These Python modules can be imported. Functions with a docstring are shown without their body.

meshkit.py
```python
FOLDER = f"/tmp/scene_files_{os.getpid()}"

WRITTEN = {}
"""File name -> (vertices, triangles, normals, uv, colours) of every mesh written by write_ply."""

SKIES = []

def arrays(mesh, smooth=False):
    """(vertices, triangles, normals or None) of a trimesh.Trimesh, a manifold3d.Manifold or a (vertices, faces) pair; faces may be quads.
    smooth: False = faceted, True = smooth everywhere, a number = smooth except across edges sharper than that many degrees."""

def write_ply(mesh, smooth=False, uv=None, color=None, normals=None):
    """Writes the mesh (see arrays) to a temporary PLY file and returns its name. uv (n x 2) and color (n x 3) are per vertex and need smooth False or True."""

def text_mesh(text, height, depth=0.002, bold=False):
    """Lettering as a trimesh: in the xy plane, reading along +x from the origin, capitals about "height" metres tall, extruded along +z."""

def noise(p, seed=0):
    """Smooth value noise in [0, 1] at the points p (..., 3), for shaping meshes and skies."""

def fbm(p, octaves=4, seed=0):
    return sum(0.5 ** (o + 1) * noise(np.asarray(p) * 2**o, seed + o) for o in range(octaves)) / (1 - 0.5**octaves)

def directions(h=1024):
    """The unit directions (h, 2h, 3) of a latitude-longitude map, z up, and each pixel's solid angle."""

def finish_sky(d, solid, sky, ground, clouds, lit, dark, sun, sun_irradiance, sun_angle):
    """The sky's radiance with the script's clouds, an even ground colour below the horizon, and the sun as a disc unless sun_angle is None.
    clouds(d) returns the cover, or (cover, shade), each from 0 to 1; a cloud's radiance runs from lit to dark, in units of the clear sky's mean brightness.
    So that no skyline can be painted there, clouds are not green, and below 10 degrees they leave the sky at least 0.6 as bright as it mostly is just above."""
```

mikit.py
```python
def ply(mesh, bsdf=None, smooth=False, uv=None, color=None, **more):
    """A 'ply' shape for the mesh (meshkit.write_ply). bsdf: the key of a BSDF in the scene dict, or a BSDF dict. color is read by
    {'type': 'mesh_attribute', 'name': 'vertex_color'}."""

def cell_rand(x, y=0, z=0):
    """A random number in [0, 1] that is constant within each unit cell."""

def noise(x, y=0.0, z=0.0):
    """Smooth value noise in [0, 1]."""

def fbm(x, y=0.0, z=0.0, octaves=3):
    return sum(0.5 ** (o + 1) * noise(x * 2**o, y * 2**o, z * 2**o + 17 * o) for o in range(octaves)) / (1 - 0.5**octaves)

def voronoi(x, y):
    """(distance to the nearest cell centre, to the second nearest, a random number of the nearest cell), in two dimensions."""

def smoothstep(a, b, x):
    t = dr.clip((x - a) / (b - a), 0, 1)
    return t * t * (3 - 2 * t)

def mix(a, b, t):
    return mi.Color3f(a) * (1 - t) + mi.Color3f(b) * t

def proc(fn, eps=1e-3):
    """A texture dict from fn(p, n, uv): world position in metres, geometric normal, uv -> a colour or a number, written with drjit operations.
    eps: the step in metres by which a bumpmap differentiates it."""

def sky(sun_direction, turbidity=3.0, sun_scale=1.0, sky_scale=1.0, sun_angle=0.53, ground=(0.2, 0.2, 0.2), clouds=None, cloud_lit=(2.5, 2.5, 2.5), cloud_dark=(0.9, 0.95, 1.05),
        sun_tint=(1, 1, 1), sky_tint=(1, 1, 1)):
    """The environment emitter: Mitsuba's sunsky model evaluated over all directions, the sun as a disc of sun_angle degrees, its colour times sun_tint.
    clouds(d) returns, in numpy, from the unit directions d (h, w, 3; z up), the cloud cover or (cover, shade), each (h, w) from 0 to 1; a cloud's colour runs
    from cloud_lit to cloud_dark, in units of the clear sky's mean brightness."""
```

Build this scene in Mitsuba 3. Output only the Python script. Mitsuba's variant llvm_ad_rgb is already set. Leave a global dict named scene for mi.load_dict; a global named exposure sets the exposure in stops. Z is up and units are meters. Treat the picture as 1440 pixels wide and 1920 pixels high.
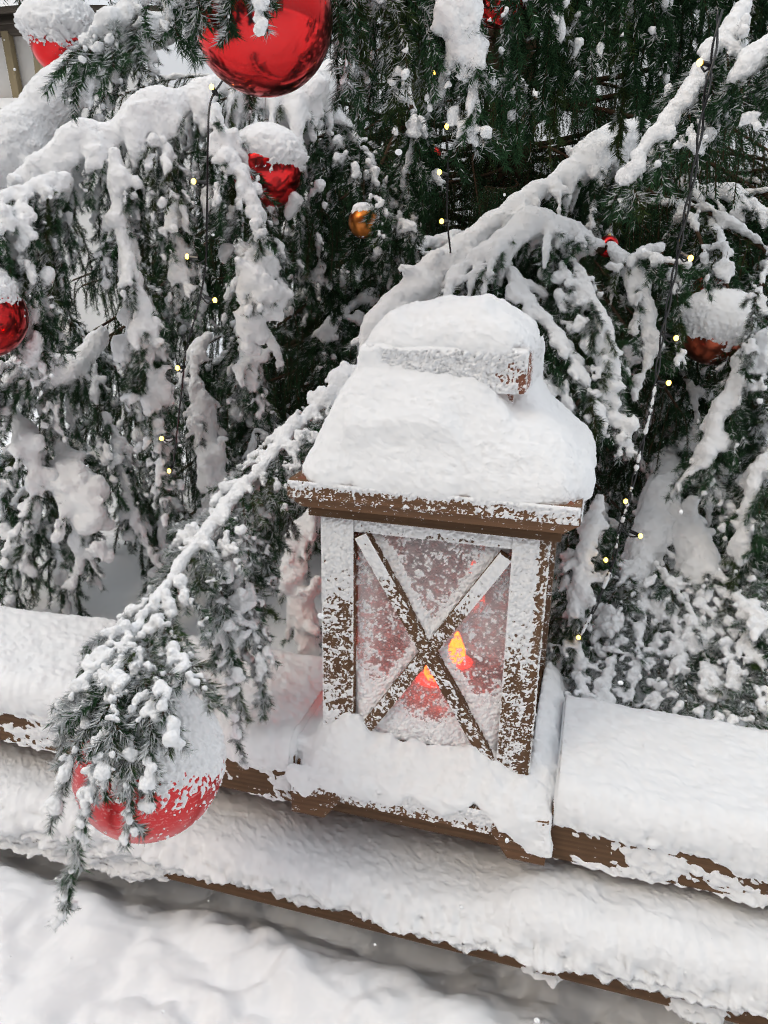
import math, numpy as np, trimesh, mitsuba as mi, mikit, drjit as dr
import meshkit
from meshkit import fbm, noise
from scipy.ndimage import gaussian_filter
import manifold3d as m3
T = mi.ScalarTransform4f
scene, labels = {}, {}

# ---------------------------------------------------------------- camera, sky, exposure
CAM = np.array([0.20785, -1.18061, 0.87574])
CM = np.array([[0.96202484, 0.27248865, 0.01606669], [0.10017931, -0.2977059, -0.9493868], [-0.25391398, 0.91494324, -0.3136982]])  # rows: right, down, forward
F = 1390.7
scene['camera'] = {'type': 'perspective', 'fov': float(math.degrees(2 * math.atan(720 / F))), 'fov_axis': 'x', 'near_clip': 0.05, 'far_clip': 500.0,
                   'to_world': T().look_at(origin=CAM.tolist(), target=(CAM + CM[2]).tolist(), up=(-CM[1]).tolist())}
scene['sky'] = mikit.sky((-0.45, -0.6, 0.8), turbidity=4, sun_scale=0.16, sun_angle=24, ground=(0.6, 0.6, 0.62), clouds=lambda d: (1.0, 1 - np.clip(d[..., 2], 0, 1)),
                         cloud_lit=(3.15, 3.27, 3.42), cloud_dark=(1.1, 1.12, 1.16), sun_tint=(1, 1, 1), sky_tint=(0.98, 1, 1.02))
exposure = 1.75

# ---------------------------------------------------------------- helpers
def at(u, v, y):
    d = CM.T @ np.array([(u - 720) / F, (v - 960) / F, 1.0])
    return CAM + d * (y - CAM[1]) / d[1]

def px_size(p):                       # metres per photo pixel at the point
    return float(CM[2] @ (np.asarray(p) - CAM)) / F

def unit(v):
    return v / np.maximum(np.linalg.norm(v, axis=-1, keepdims=True), 1e-12)

_used = {}
def key(parent, name):
    base = f'{parent}__{name}' if parent else name
    n = _used.get(base, -1) + 1
    _used[base] = n
    return base if n == 0 else f'{base}_{n:03d}'

def thing(name, label, cat, group=None):
    k = key(None, name)
    labels[k] = {'label': label, 'category': cat}
    if group: labels[k]['group'] = group
    return k

def obj(name, mesh, bsdf, parent=None, smooth=False, color=None, label=None, kind=None, **more):
    k = key(parent, name)
    scene[k] = mikit.ply(mesh, bsdf, smooth=smooth, color=color, **more)
    if name == 'snow': kind = 'stuff'
    if label or kind:
        labels[k] = {}
        if label: labels[k]['label'] = label
        if kind: labels[k]['kind'] = kind
    return k

def rbox(x0, x1, y0, y1, z0, z1, r=0.003):     # box with rounded edges
    r = min(r, 0.49 * min(x1 - x0, y1 - y0, z1 - z0))
    s = m3.Manifold.sphere(r, 8)
    pts = [s.translate((x, y, z)) for x in (x0 + r, x1 - r) for y in (y0 + r, y1 - r) for z in (z0 + r, z1 - r)]
    h = m3.Manifold.batch_hull(pts).to_mesh()
    return trimesh.Trimesh(h.vert_properties[:, :3], h.tri_verts, process=False)

def hull(pts):
    h = m3.Manifold.hull_points(np.asarray(pts, float)).to_mesh()
    return trimesh.Trimesh(h.vert_properties[:, :3], h.tri_verts, process=False)

def cat(ms):
    return trimesh.util.concatenate(ms)

def spline(pts, step):                # Catmull-Rom through pts, resampled evenly
    P = np.asarray(pts, float)
    P = np.vstack([2 * P[0] - P[1], P, 2 * P[-1] - P[-2]])
    out = []
    for i in range(1, len(P) - 2):
        t = np.linspace(0, 1, 16, endpoint=False)[:, None]
        a, b, c, d = P[i - 1], P[i], P[i + 1], P[i + 2]
        out.append(0.5 * (2 * b + (c - a) * t + (2 * a - 5 * b + 4 * c - d) * t**2 + (3 * b - a - 3 * c + d) * t**3))
    out = np.vstack(out + [P[-2:-1]])
    s = np.r_[0, np.cumsum(np.linalg.norm(np.diff(out[:, :3], axis=0), axis=1))]
    n = max(3, int(s[-1] / step) + 1)
    q = np.linspace(0, s[-1], n)
    return np.stack([np.interp(q, s, out[:, k]) for k in range(out.shape[1])], 1)

def tube(pts, rad, k=6):              # (v, f) of a tube with per-point radii
    pts = np.asarray(pts, float); n = len(pts)
    rad = np.broadcast_to(rad, n)
    t = unit(np.gradient(pts, axis=0))
    ref = np.where(np.abs(t[:, 2:3]) < 0.9, [[0, 0, 1.0]], [[1.0, 0, 0]])
    a = unit(np.cross(t, ref)); b = np.cross(t, a)
    ang = np.arange(k) * 2 * np.pi / k
    v = (pts[:, None] + rad[:, None, None] * (np.cos(ang)[None, :, None] * a[:, None] + np.sin(ang)[None, :, None] * b[:, None])).reshape(-1, 3)
    i, j = np.meshgrid(np.arange(n - 1), np.arange(k), indexing='ij')
    i, j = i.ravel(), j.ravel(); j2 = (j + 1) % k
    f = np.vstack([np.c_[i * k + j, i * k + j2, (i + 1) * k + j2], np.c_[i * k + j, (i + 1) * k + j2, (i + 1) * k + j]])
    v = np.vstack([v, pts[:1], pts[-1:]])
    c = np.arange(k)
    f = np.vstack([f, np.c_[np.full(k, n * k), (c + 1) % k, c], np.c_[np.full(k, n * k + 1), (n - 1) * k + c, (n - 1) * k + (c + 1) % k]])
    return v, f

def tmesh(pts, rad, k=6):
    return trimesh.Trimesh(*tube(pts, rad, k), process=False)

def surface_nets(f, iso, org, h):
    """Smooth closed surface of f > iso on a regular grid, as (v, faces)."""
    s = f > iso
    n = np.array(f.shape) - 1
    cnt = np.zeros(n, np.uint8)
    offs = [(a, b, c) for a in (0, 1) for b in (0, 1) for c in (0, 1)]
    for a, b, c in offs: cnt += s[a:a + n[0], b:b + n[1], c:c + n[2]]
    act = np.argwhere((cnt > 0) & (cnt < 8))
    if len(act) == 0: return np.zeros((0, 3)), np.zeros((0, 3), int)
    g = np.stack([f[act[:, 0] + a, act[:, 1] + b, act[:, 2] + c] for a, b, c in offs], 1).astype(float) - iso
    acc = np.zeros((len(act), 3)); num = np.zeros(len(act))
    for i, A in enumerate(offs):
        for k in range(3):
            if A[k] == 0:
                B = list(A); B[k] = 1; j = offs.index(tuple(B))
                ga, gb = g[:, i], g[:, j]
                cr = (ga > 0) != (gb > 0)
                t = np.where(cr, ga / np.where(cr, ga - gb, 1), 0)
                p = np.repeat(np.array(A, float)[None], len(act), 0); p[:, k] = t
                acc += p * cr[:, None]; num += cr
    v = (act + acc / num[:, None]) * h + org
    idx = np.full(n, -1, np.int32); idx[tuple(act.T)] = np.arange(len(act))
    faces = []
    for k in range(3):
        sl = [slice(1, -1)] * 3; sl[k] = slice(0, -1)
        s2 = [slice(1, -1)] * 3; s2[k] = slice(1, None)
        a, b = s[tuple(sl)], s[tuple(s2)]
        e = np.argwhere(a != b)
        if len(e) == 0: continue
        out = a[tuple(e.T)]
        o = np.ones(3, int); o[k] = 0
        e = e + o
        u, w = (k + 1) % 3, (k + 2) % 3
        def nb(du, dw):
            q = e.copy(); q[:, u] += du; q[:, w] += dw
            return idx[tuple(q.T)]
        q = np.stack([nb(-1, -1), nb(0, -1), nb(0, 0), nb(-1, 0)], 1)
        q[~out] = q[~out][:, ::-1]
        faces.append(q)
    q = np.vstack(faces)
    return v, np.vstack([q[:, [0, 1, 2]], q[:, [0, 2, 3]]])

def snow_blobs(P, R, h, amp=0.35, freq=70.0, seed=0, grain=0.0, soft=()):
    """Snow lying as one lumpy mass over the centres P with radii R."""
    P, R = np.asarray(P, float), np.asarray(R, float)
    K = 1.6
    lo = P.min(0) - R.max() * K - 3 * h
    dims = np.ceil((P.max(0) + R.max() * K + 3 * h - lo) / h).astype(int) + 1
    f = np.zeros(dims, np.float32); g = np.zeros(dims, np.float32) if len(soft) and soft.any() else f
    soft = soft if len(soft) else np.zeros(len(R), bool)
    for p, r, so in zip(P, R, soft):
        R2 = r * K
        a = np.maximum(0, np.floor((p - R2 - lo) / h).astype(int)); b = np.minimum(dims, np.ceil((p + R2 - lo) / h).astype(int) + 1)
        gx, gy, gz = (lo[k] + np.arange(a[k], b[k]) * h - p[k] for k in range(3))
        d = 1 - (gx[:, None, None]**2 + gy[None, :, None]**2 + gz[None, None, :]**2) / (R2 * R2)
        np.maximum(d, 0, out=d); d *= d
        if so: g[a[0]:b[0], a[1]:b[1], a[2]:b[2]] += d * 0.4
        else: f[a[0]:b[0], a[1]:b[1], a[2]:b[2]] += d * d * d
    np.cbrt(f, out=f)
    if g is not f: np.maximum(f, g, out=f)
    np.minimum(f, 1.2, out=f)
    if g is not f: f = gaussian_filter(f, 0.7)
    w = np.argwhere(f > 0.04)
    q = w * h + lo
    f[tuple(w.T)] += (amp * (fbm(q * freq, 3, seed) - 0.5)).astype(np.float32)
    v, fc = surface_nets(f, 0.37, lo, h)
    if grain and len(v):
        m = meshkit.arrays((v, fc), True)
        v = v + m[2] * ((noise(v @ ROT * 300, seed + 5) - 0.5) * grain)[:, None]
    return v, fc

def crumble(v, f, a, seed=1):
    return v + meshkit.arrays((v, f), True)[2] * ((noise(v @ ROT * 290, seed) + .5 * noise(v @ ROT * 110, seed + 1) - .75) * a)[:, None], f

def sheet(X, th, N, drop=None):
    """Grid of points X (a, b, 3) raised by th along N; cells where drop is true at every corner are left out."""
    a, b = th.shape
    v = (X + N * th[..., None]).reshape(-1, 3)
    i, j = np.meshgrid(np.arange(a - 1), np.arange(b - 1), indexing='ij')
    q = np.stack([i * b + j, (i + 1) * b + j, (i + 1) * b + j + 1, i * b + j + 1], -1).reshape(-1, 4)
    if drop is not None:
        d = drop.reshape(-1)
        q = q[~d[q].all(1)]
    m = trimesh.Trimesh(v, np.vstack([q[:, [0, 1, 2]], q[:, [0, 2, 3]]]), process=False)
    m.remove_unreferenced_vertices()
    return m

ROT = np.linalg.qr(np.random.default_rng(3).normal(0, 1, (3, 3)))[0]
def sstep(a, b, x):
    t = np.clip((x - a) / (b - a), 0, 1)
    return t * t * (3 - 2 * t)

# ---------------------------------------------------------------- materials
def bump(inner, fn, scale, eps=5e-4):
    return {'type': 'bumpmap', 'arbitrary': mikit.proc(fn, eps), 'scale': scale, 'bsdf': inner}

scene['snow_mat'] = {'type': 'twosided', 'bsdf': bump({'type': 'diffuse', 'reflectance': {'type': 'rgb', 'value': [0.88, 0.895, 0.91]}},
                     lambda p, n, uv: mikit.noise(p.x * 420, p.y * 420, p.z * 420) * 0.6 + mikit.noise(p.x * 170 + p.y * 40, p.y * 170 - p.z * 60, p.z * 170 + p.x * 50), 0.0022)}
scene['soft_snow_mat'] = {'type': 'twosided', 'bsdf': bump({'type': 'diffuse', 'reflectance': {'type': 'rgb', 'value': [0.88, 0.892, 0.905]}},
                     lambda p, n, uv: mikit.noise(p.x * 260, p.y * 260, p.z * 260), 0.0007)}
scene['needle_mat'] = {'type': 'twosided', 'bsdf': {'type': 'diffuse', 'reflectance': {'type': 'mesh_attribute', 'name': 'vertex_color'}}}

def wood(ax, light, dark, dust, scale=1.0):
    def grain(p):
        a, b, c = (p.x, p.y, p.z) if ax == 0 else (p.y, p.x, p.z) if ax == 1 else (p.z, p.x, p.y)
        w = mikit.noise(a * 3, b * 14, c * 14) * 2.2
        ring = 0.5 + 0.5 * dr.sin((c * 1.0 + b * 0.6) * 520 * scale + w * 7 + mikit.noise(a * 9, b * 40, c * 40) * 3)
        return ring, mikit.noise(a * 25, b * 900, c * 900), mikit.fbm(a * 5, b * 22, c * 22)
    def col(p, n, uv):
        r, fine, big = grain(p)
        c = mikit.mix(dark, light, dr.clip(0.25 * r + 0.3 * fine + 0.75 * big - 0.12, 0, 1))
        sp = mikit.noise(p.x * 520, p.y * 520, p.z * 520) * 0.6 + mikit.fbm(p.x * 120, p.y * 120, p.z * 120) * 0.7
        k = mikit.smoothstep(dust, dust + 0.07, sp)
        return mikit.mix(c, (0.84, 0.855, 0.87), k)
    def bmp(p, n, uv):
        r, fine, big = grain(p)
        return r * 0.4 + fine
    return {'type': 'twosided', 'bsdf': bump({'type': 'principled', 'base_color': mikit.proc(col), 'roughness': 0.75, 'specular': 0.25}, bmp, 0.0006)}

scene['beam_wood'] = wood(0, (0.17, 0.095, 0.05), (0.055, 0.03, 0.017), 0.98)
scene['lantern_wood_x'] = wood(0, (0.19, 0.1, 0.052), (0.075, 0.038, 0.02), 0.86)
scene['lantern_wood_z'] = wood(2, (0.16, 0.088, 0.045), (0.06, 0.031, 0.017), 0.80)
scene['lantern_wood_dark'] = wood(0, (0.13, 0.07, 0.035), (0.045, 0.025, 0.014), 0.93)
scene['roof_wood'] = wood(0, (0.26, 0.1, 0.06), (0.12, 0.05, 0.03), 0.82)
scene['inner_wood'] = {'type': 'twosided', 'bsdf': {'type': 'diffuse', 'reflectance': {'type': 'rgb', 'value': [0.4, 0.16, 0.11]}}}
scene['bark_mat'] = {'type': 'twosided', 'bsdf': {'type': 'diffuse', 'reflectance': mikit.proc(lambda p, n, uv: mikit.mix((0.03, 0.02, 0.014), (0.11, 0.07, 0.045), mikit.fbm(p.x * 60, p.y * 60, p.z * 60)))}}
scene['glass_mat'] = {'type': 'blendbsdf',
    'weight': mikit.proc(lambda p, n, uv: dr.clip(0.3 + 0.3 * mikit.smoothstep(0.5, 0.75, mikit.fbm(p.x * 60, p.y * 60, p.z * 60)) + 0.25 * mikit.smoothstep(0.62, 0.7, mikit.noise(p.x * 420, p.y * 420, p.z * 420)) - 0.25 * mikit.smoothstep(0.2, 0.5, p.z), 0, 0.92)),
    'a': {'type': 'thindielectric'}, 'b': {'type': 'principledthin', 'base_color': {'type': 'rgb', 'value': [0.8, 0.78, 0.78]}, 'roughness': 0.9, 'diff_trans': 1.3, 'eta': 1.3}}
scene['cable_mat'] = {'type': 'plastic', 'diffuse_reflectance': {'type': 'rgb', 'value': [0.012, 0.012, 0.014]}}
scene['gold_cap_mat'] = {'type': 'roughconductor', 'material': 'Au', 'alpha': 0.25}
def chrome(c, rough):
    return {'type': 'principled', 'base_color': {'type': 'rgb', 'value': c}, 'metallic': 1.0, 'roughness': rough, 'clearcoat': 1.0, 'clearcoat_gloss': 0.95}
scene['red_mirror'] = chrome([0.6, 0.008, 0.01], 0.06)
scene['red_satin'] = {'type': 'principled', 'roughness': 0.25, 'metallic': 0.5, 'clearcoat': 0.8, 'clearcoat_gloss': 0.85,
    'base_color': mikit.proc(lambda p, n, uv: mikit.mix((0.55, 0.012, 0.015), (0.8, 0.42, 0.42), dr.clip(mikit.smoothstep(0.62, 0.8, mikit.noise(p.x * 500, p.y * 500, p.z * 500) * 0.5 + mikit.fbm(p.x * 70, p.y * 70, p.z * 200) * 0.6) * 0.7 * mikit.smoothstep(0.13, 0.24, p.z), 0, 1)))}
scene['gold_bauble_mat'] = chrome([0.42, 0.12, 0.008], 0.3)
scene['copper_bauble_mat'] = chrome([0.3, 0.05, 0.015], 0.2)

# ---------------------------------------------------------------- the setting: snow ground, bank, timber beams
def ground_mesh(xs, ys, zf):
    X, Y = np.meshgrid(xs, ys, indexing='ij')
    Z = zf(X, Y)
    return sheet(np.stack([X, Y, Z], -1), np.zeros_like(X), np.array([0, 0, 1.0]))

def ground_z(X, Y):
    p = np.stack([X, Y, X * 0], -1)
    near = np.exp(-((X + 0.1) / 1.6)**2 - ((Y + 0.45) / 0.8)**2)
    lump = fbm(p * 8, 2, 3)
    lump = np.abs(lump - 0.5) * 2
    z = -0.222 + 0.04 * (fbm(p * 3.1, 3, 1) - 0.5) + near * (0.045 * (lump - 0.3) + 0.028 * (np.abs(fbm(p * 17 + 5, 2, 6) - 0.5) * 2 - 0.3) * sstep(.3, .6, fbm(p * 4, 2, 8)) + 0.012 * (fbm(p * 50, 3, 7) - 0.5))
    z += 0.05 * sstep(-0.2, -0.9, X) * np.exp(-((Y + 0.5) / 0.35)**2)
    z -= 0.10 * sstep(-0.34, -0.16, Y) * sstep(0.5, 0, Y)
    return z
xs = np.r_[-60, -30, -15, -8, -4, -2.5, np.arange(-1.5, 1.3, 0.007), 2, 4, 8, 15, 30, 60]
ys = np.r_[-60, -30, -15, -8, -4, -2.5, -1.6, np.arange(-1.0, 0.12, 0.008), 0.3, 0.8, 1.6, 4, 8, 15, 30, 60]
obj('snow_ground', ground_mesh(xs, ys, ground_z), 'soft_snow_mat', smooth=True, kind='structure')

def bank_z(X, Y):
    p = np.stack([X, Y, X * 0], -1)
    return 0.02 + 0.08 * (fbm(p * 4, 4, 11) - 0.45) - 0.08 * sstep(0.1, 0.4, Y) + 0.05 * sstep(0.2, 1.2, Y) - 0.5 * sstep(2.6, 3.4, Y) - 0.3 * sstep(1.8, 2.4, np.abs(X))
obj('snow_bank', ground_mesh(np.arange(-2.4, 2.4, 0.03), np.arange(0.085, 3.4, 0.03), bank_z), 'soft_snow_mat', smooth=True, kind='structure')

UB = dict(y0=-0.205, y1=0.10, z0=0.0, z1=0.092)
LB = dict(y0=-0.262, y1=-0.06, z0=-0.178, z1=-0.092)
def beam_snow(B, top, face, x0, x1, step, seed, back=0.0, rr=0.02, cut=None):
    """Snow along a beam: over its top, round the front edge and in patches down its face."""
    s1 = B['y1'] - B['y0'] - rr; s2 = rr * math.pi / 2; s3 = B['z1'] - B['z0'] - rr
    s = np.r_[np.arange(-0.02, s1, step), s1 + np.arange(0, s2, step * 0.6), s1 + s2 + np.arange(0, s3 + step, step * 0.8)]
    y = np.where(s < s1, B['y1'] - s, np.where(s < s1 + s2, B['y0'] + rr - rr * np.sin((s - s1) / rr), B['y0']))
    z = np.where(s < s1, B['z1'], np.where(s < s1 + s2, B['z1'] - rr + rr * np.cos((s - s1) / rr), B['z1'] - rr - (s - s1 - s2)))
    a = np.clip((s - s1) / s2, 0, 1) * math.pi / 2
    N1 = np.stack([0 * s, -np.sin(a), np.cos(a)], -1)
    xs = np.arange(x0, x1, step)
    X = np.stack(np.broadcast_arrays(xs[:, None], y[None], z[None]), -1)
    N = np.broadcast_to(N1[None], X.shape)
    xg, sg = np.broadcast_arrays(xs[:, None], s[None])
    fx = np.broadcast_to(a / (math.pi / 2), xg.shape)
    tt, tf = top(X, xg, sg), face(X, xg, (sg - s1 - s2) / s3)
    th = tt * (1 - sstep(0, 1, fx)) + tf * sstep(0, 1, fx)
    th = np.where(sg < 0.0, -0.01, th)
    th = np.minimum(th, 0.06)
    if cut is not None: th = np.where(cut(X), -0.02, th)
    th = th + (0.0034 * (noise(X @ ROT * 280, seed) - 0.5) + 0.004 * (noise(X @ ROT * 110, seed + 1) - 0.5)) * (th > 0)
    return sheet(X, th, N, th < -0.0015)

# upper beam: one timber with a notch in which the lantern stands
w = 0.213
ubm = m3.Manifold.cube((3.4, UB['y1'] - UB['y0'], UB['z1'])).translate((-1.9, UB['y0'], 0)) - m3.Manifold.cube((2 * w, 1, 0.2)).translate((-w, -0.5, 0.036))
ub = thing('upper_timber_beam', 'upper brown timber beam under thick snow, with the lantern standing on it', 'beam')
mm = ubm.to_mesh(); obj('timber', trimesh.Trimesh(mm.vert_properties[:, :3], mm.tri_verts, process=False), 'beam_wood', ub)
def ub_top(X, x, s):
    t = 0.040 + 0.022 * (fbm(X * 5, 3, 21) - 0.5) + 0.014 * (fbm(X @ ROT * 26, 3, 22) - 0.5)
    t = t + 0.012 * np.exp(-((x + 0.72) / 0.2)**2)
    return t * np.sqrt(np.clip(s / 0.05, 0, 1))
def ub_face(X, x, v):
    n = fbm(X * np.array([14, 30, 34]), 4, 23)
    cov = 0.47 + 0.09 * sstep(0.27, 0.32, x) - 0.05 * sstep(-0.3, -0.4, x) - 0.1 * np.exp(-((x + 0.33) / 0.07)**2) - 0.14 * sstep(0.27, 0.23, x) * (x > 0.2)
    return np.minimum(0.034 * (n - 1 + cov + 0.02) + 0.012 * sstep(0.30, 0.0, v) + 0.018 * (fbm(X @ ROT * 130, 3, 24) - 0.5), 0.016)
cutw = lambda X: np.abs(X[..., 0]) < 0.2145
obj('snow', cat([beam_snow(UB, ub_top, ub_face, -1.3, 0.9, 0.0045, 25, cut=cutw), beam_snow(UB, ub_top, ub_face, -1.9, -1.298, 0.02, 25), beam_snow(UB, ub_top, ub_face, 0.894, 1.5, 0.02, 25)]), 'snow_mat', ub, smooth=True)
lb = thing('lower_timber_beam', 'lower brown timber beam with crusted snow, below and in front of the lantern beam', 'beam')
obj('timber', rbox(-1.9, 1.5, LB['y0'], LB['y1'], LB['z0'], LB['z1'], 0.004), 'beam_wood', lb)
def lb_top(X, x, s):
    t = 0.016 + 0.012 * (fbm(X * 6, 3, 31) - 0.5) + 0.008 * (fbm(X * 28, 3, 32) - 0.5)
    lump = sstep(0.10, 0.22, x) * (0.02 + 0.045 * fbm(X * 13, 4, 33)) * sstep(0.0, 0.12, s)
    return (t + lump + 0.012 * sstep(-0.45, -0.65, x)) * np.sqrt(np.clip(s / 0.04, 0, 1))
def lb_face(X, x, v):
    n = fbm(X * np.array([16, 40, 60]), 4, 34)
    rag = np.abs(fbm(X * np.array([30, 60, 60]), 3, 35) - 0.5) * 2
    cov = 0.56 + 0.14 * sstep(-0.5, -0.62, x) - 0.06 * sstep(0.3, 0.45, x)
    return 0.055 * (n - 1 + cov + .05) + 0.018 * sstep(0.6, 0.0, v) - 0.04 * sstep(0.35, 0.75, v) * sstep(0.25, 0.42, fbm(X * np.array([9, 30, 30]), 2, 36)) * sstep(-0.5, -0.35, x) + 0.034 * (0.28 - rag) + 0.018 * (fbm(X @ ROT * 120, 2, 38) - 0.5)
obj('snow', cat([beam_snow(LB, lb_top, lb_face, -1.3, 0.9, 0.0045, 37), beam_snow(LB, lb_top, lb_face, -1.9, -1.298, 0.02, 37), beam_snow(LB, lb_top, lb_face, 0.894, 1.5, 0.02, 37)]), 'snow_mat', lb, smooth=True)
for i, x in enumerate((-1.55, 1.2)):
    k = thing('beam_post', ('left', 'right')[i] + ' end post carrying the timber beams', 'post')
    obj('timber', rbox(x - 0.06, x + 0.06, -0.058, 0.06, -0.5, -0.002), 'beam_wood', k)

# ---------------------------------------------------------------- the lantern
L = thing('wooden_lantern', 'large brown wooden lantern covered in snow, with crossed bars over frosted glass', 'lantern')
Wb, Zb, Zt, Hp = 0.21, 0.078, 0.535, 0.042
W = 0.172
base = m3.Manifold.cube((2 * Wb, 2 * Wb - 0.012, 0.044)).translate((-Wb, -Wb + 0.012, 0.0365))
mm = base.to_mesh(); bk = obj('base', trimesh.Trimesh(mm.vert_properties[:, :3], mm.tri_verts, process=False), 'lantern_wood_x', L)
zm = lambda x0, x1, x2, x3: hull([(x0, y, 0.0) for y in (-0.224, -0.207)] + [(x1, y, 0.0) for y in (-0.224, -0.207)] + [(x2, y, Zb) for y in (-0.224, -0.207)] + [(x3, y, Zb) for y in (-0.224, -0.207)])
obj('foot', hull([(x, y, z) for y in (-0.226, -0.207) for x, z in ((-Wb, 0.0), (-Wb, Zb + 0.001), (-Wb + 0.085, 0.0405), (-Wb + 0.058, 0.0), (-Wb + 0.085, Zb + 0.001))]), 'lantern_wood_x', L)
obj('foot', hull([(x, y, z) for y in (-0.226, -0.207) for x, z in ((Wb, 0.0), (Wb, Zb + 0.001), (Wb - 0.085, 0.0405), (Wb - 0.058, 0.0), (Wb - 0.085, Zb + 0.001))]), 'lantern_wood_x', L)
obj('apron', rbox(-Wb + 0.086, Wb - 0.086, -0.224, -0.207, 0.036, Zb - 0.001, 0.002), 'lantern_wood_x', L)
SW = 0.052
for sx in (-1, 1):
    for sy in (-1, 1):
        a, b = sorted((sx * W, sx * (W - SW))); c, d = sorted((sy * W, sy * (W - 0.03)))
        obj('post', rbox(a, b, c, d, Zb + 0.002, Zt - 0.001), 'lantern_wood_z', L)
for sy in (-1, 1):
    c, d = sorted((sy * (W - 0.003), sy * (W - 0.027)))
    obj('rail', rbox(-W + SW, W - SW, c, d, Zt - 0.042, Zt - 0.002), 'lantern_wood_dark', L)
    obj('rail', rbox(-W + SW, W - SW, c, d, Zb + 0.003, Zb + 0.05), 'lantern_wood_dark', L)
for sx in (-1, 1):
    c, d = sorted((sx * (W - 0.003), sx * (W - 0.027)))
    obj('rail', rbox(c, d, -W + 0.03, W - 0.03, Zt - 0.042, Zt - 0.002), 'lantern_wood_dark', L)
    obj('rail', rbox(c, d, -W + 0.03, W - 0.03, Zb + 0.003, Zb + 0.05), 'lantern_wood_dark', L)
GX, GZ0, GZ1 = W - SW, Zb + 0.05, Zt - 0.042
YG = -W + 0.019                                  # plane of the front glass
def bar(p, q, wd, y0, y1):
    p, q = np.array(p), np.array(q); d = (q - p) / np.linalg.norm(q - p); n = np.array([-d[1], d[0]]) * wd / 2
    return hull([(c[0], y, c[1]) for y in (y0, y1) for c in (p + n, p - n, q + n, q - n)])
BARS = [((-GX + 0.012, GZ1 - 0.004), (GX - 0.012, GZ0 + 0.002)), ((GX - 0.008, GZ1 - 0.012), (-GX + 0.012, GZ0 + 0.004))]
bars = [obj('cross_bar', bar(*BARS[0], 0.022, -W - 0.002, YG - 0.004), 'lantern_wood_z', L), obj('cross_bar', bar(*BARS[1], 0.021, -W + 0.001, YG - 0.0045), 'lantern_wood_z', L)]
def pane(P):
    return trimesh.Trimesh(P, [[0, 1, 2], [0, 2, 3]], process=False)
g = GX - 0.001
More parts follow.
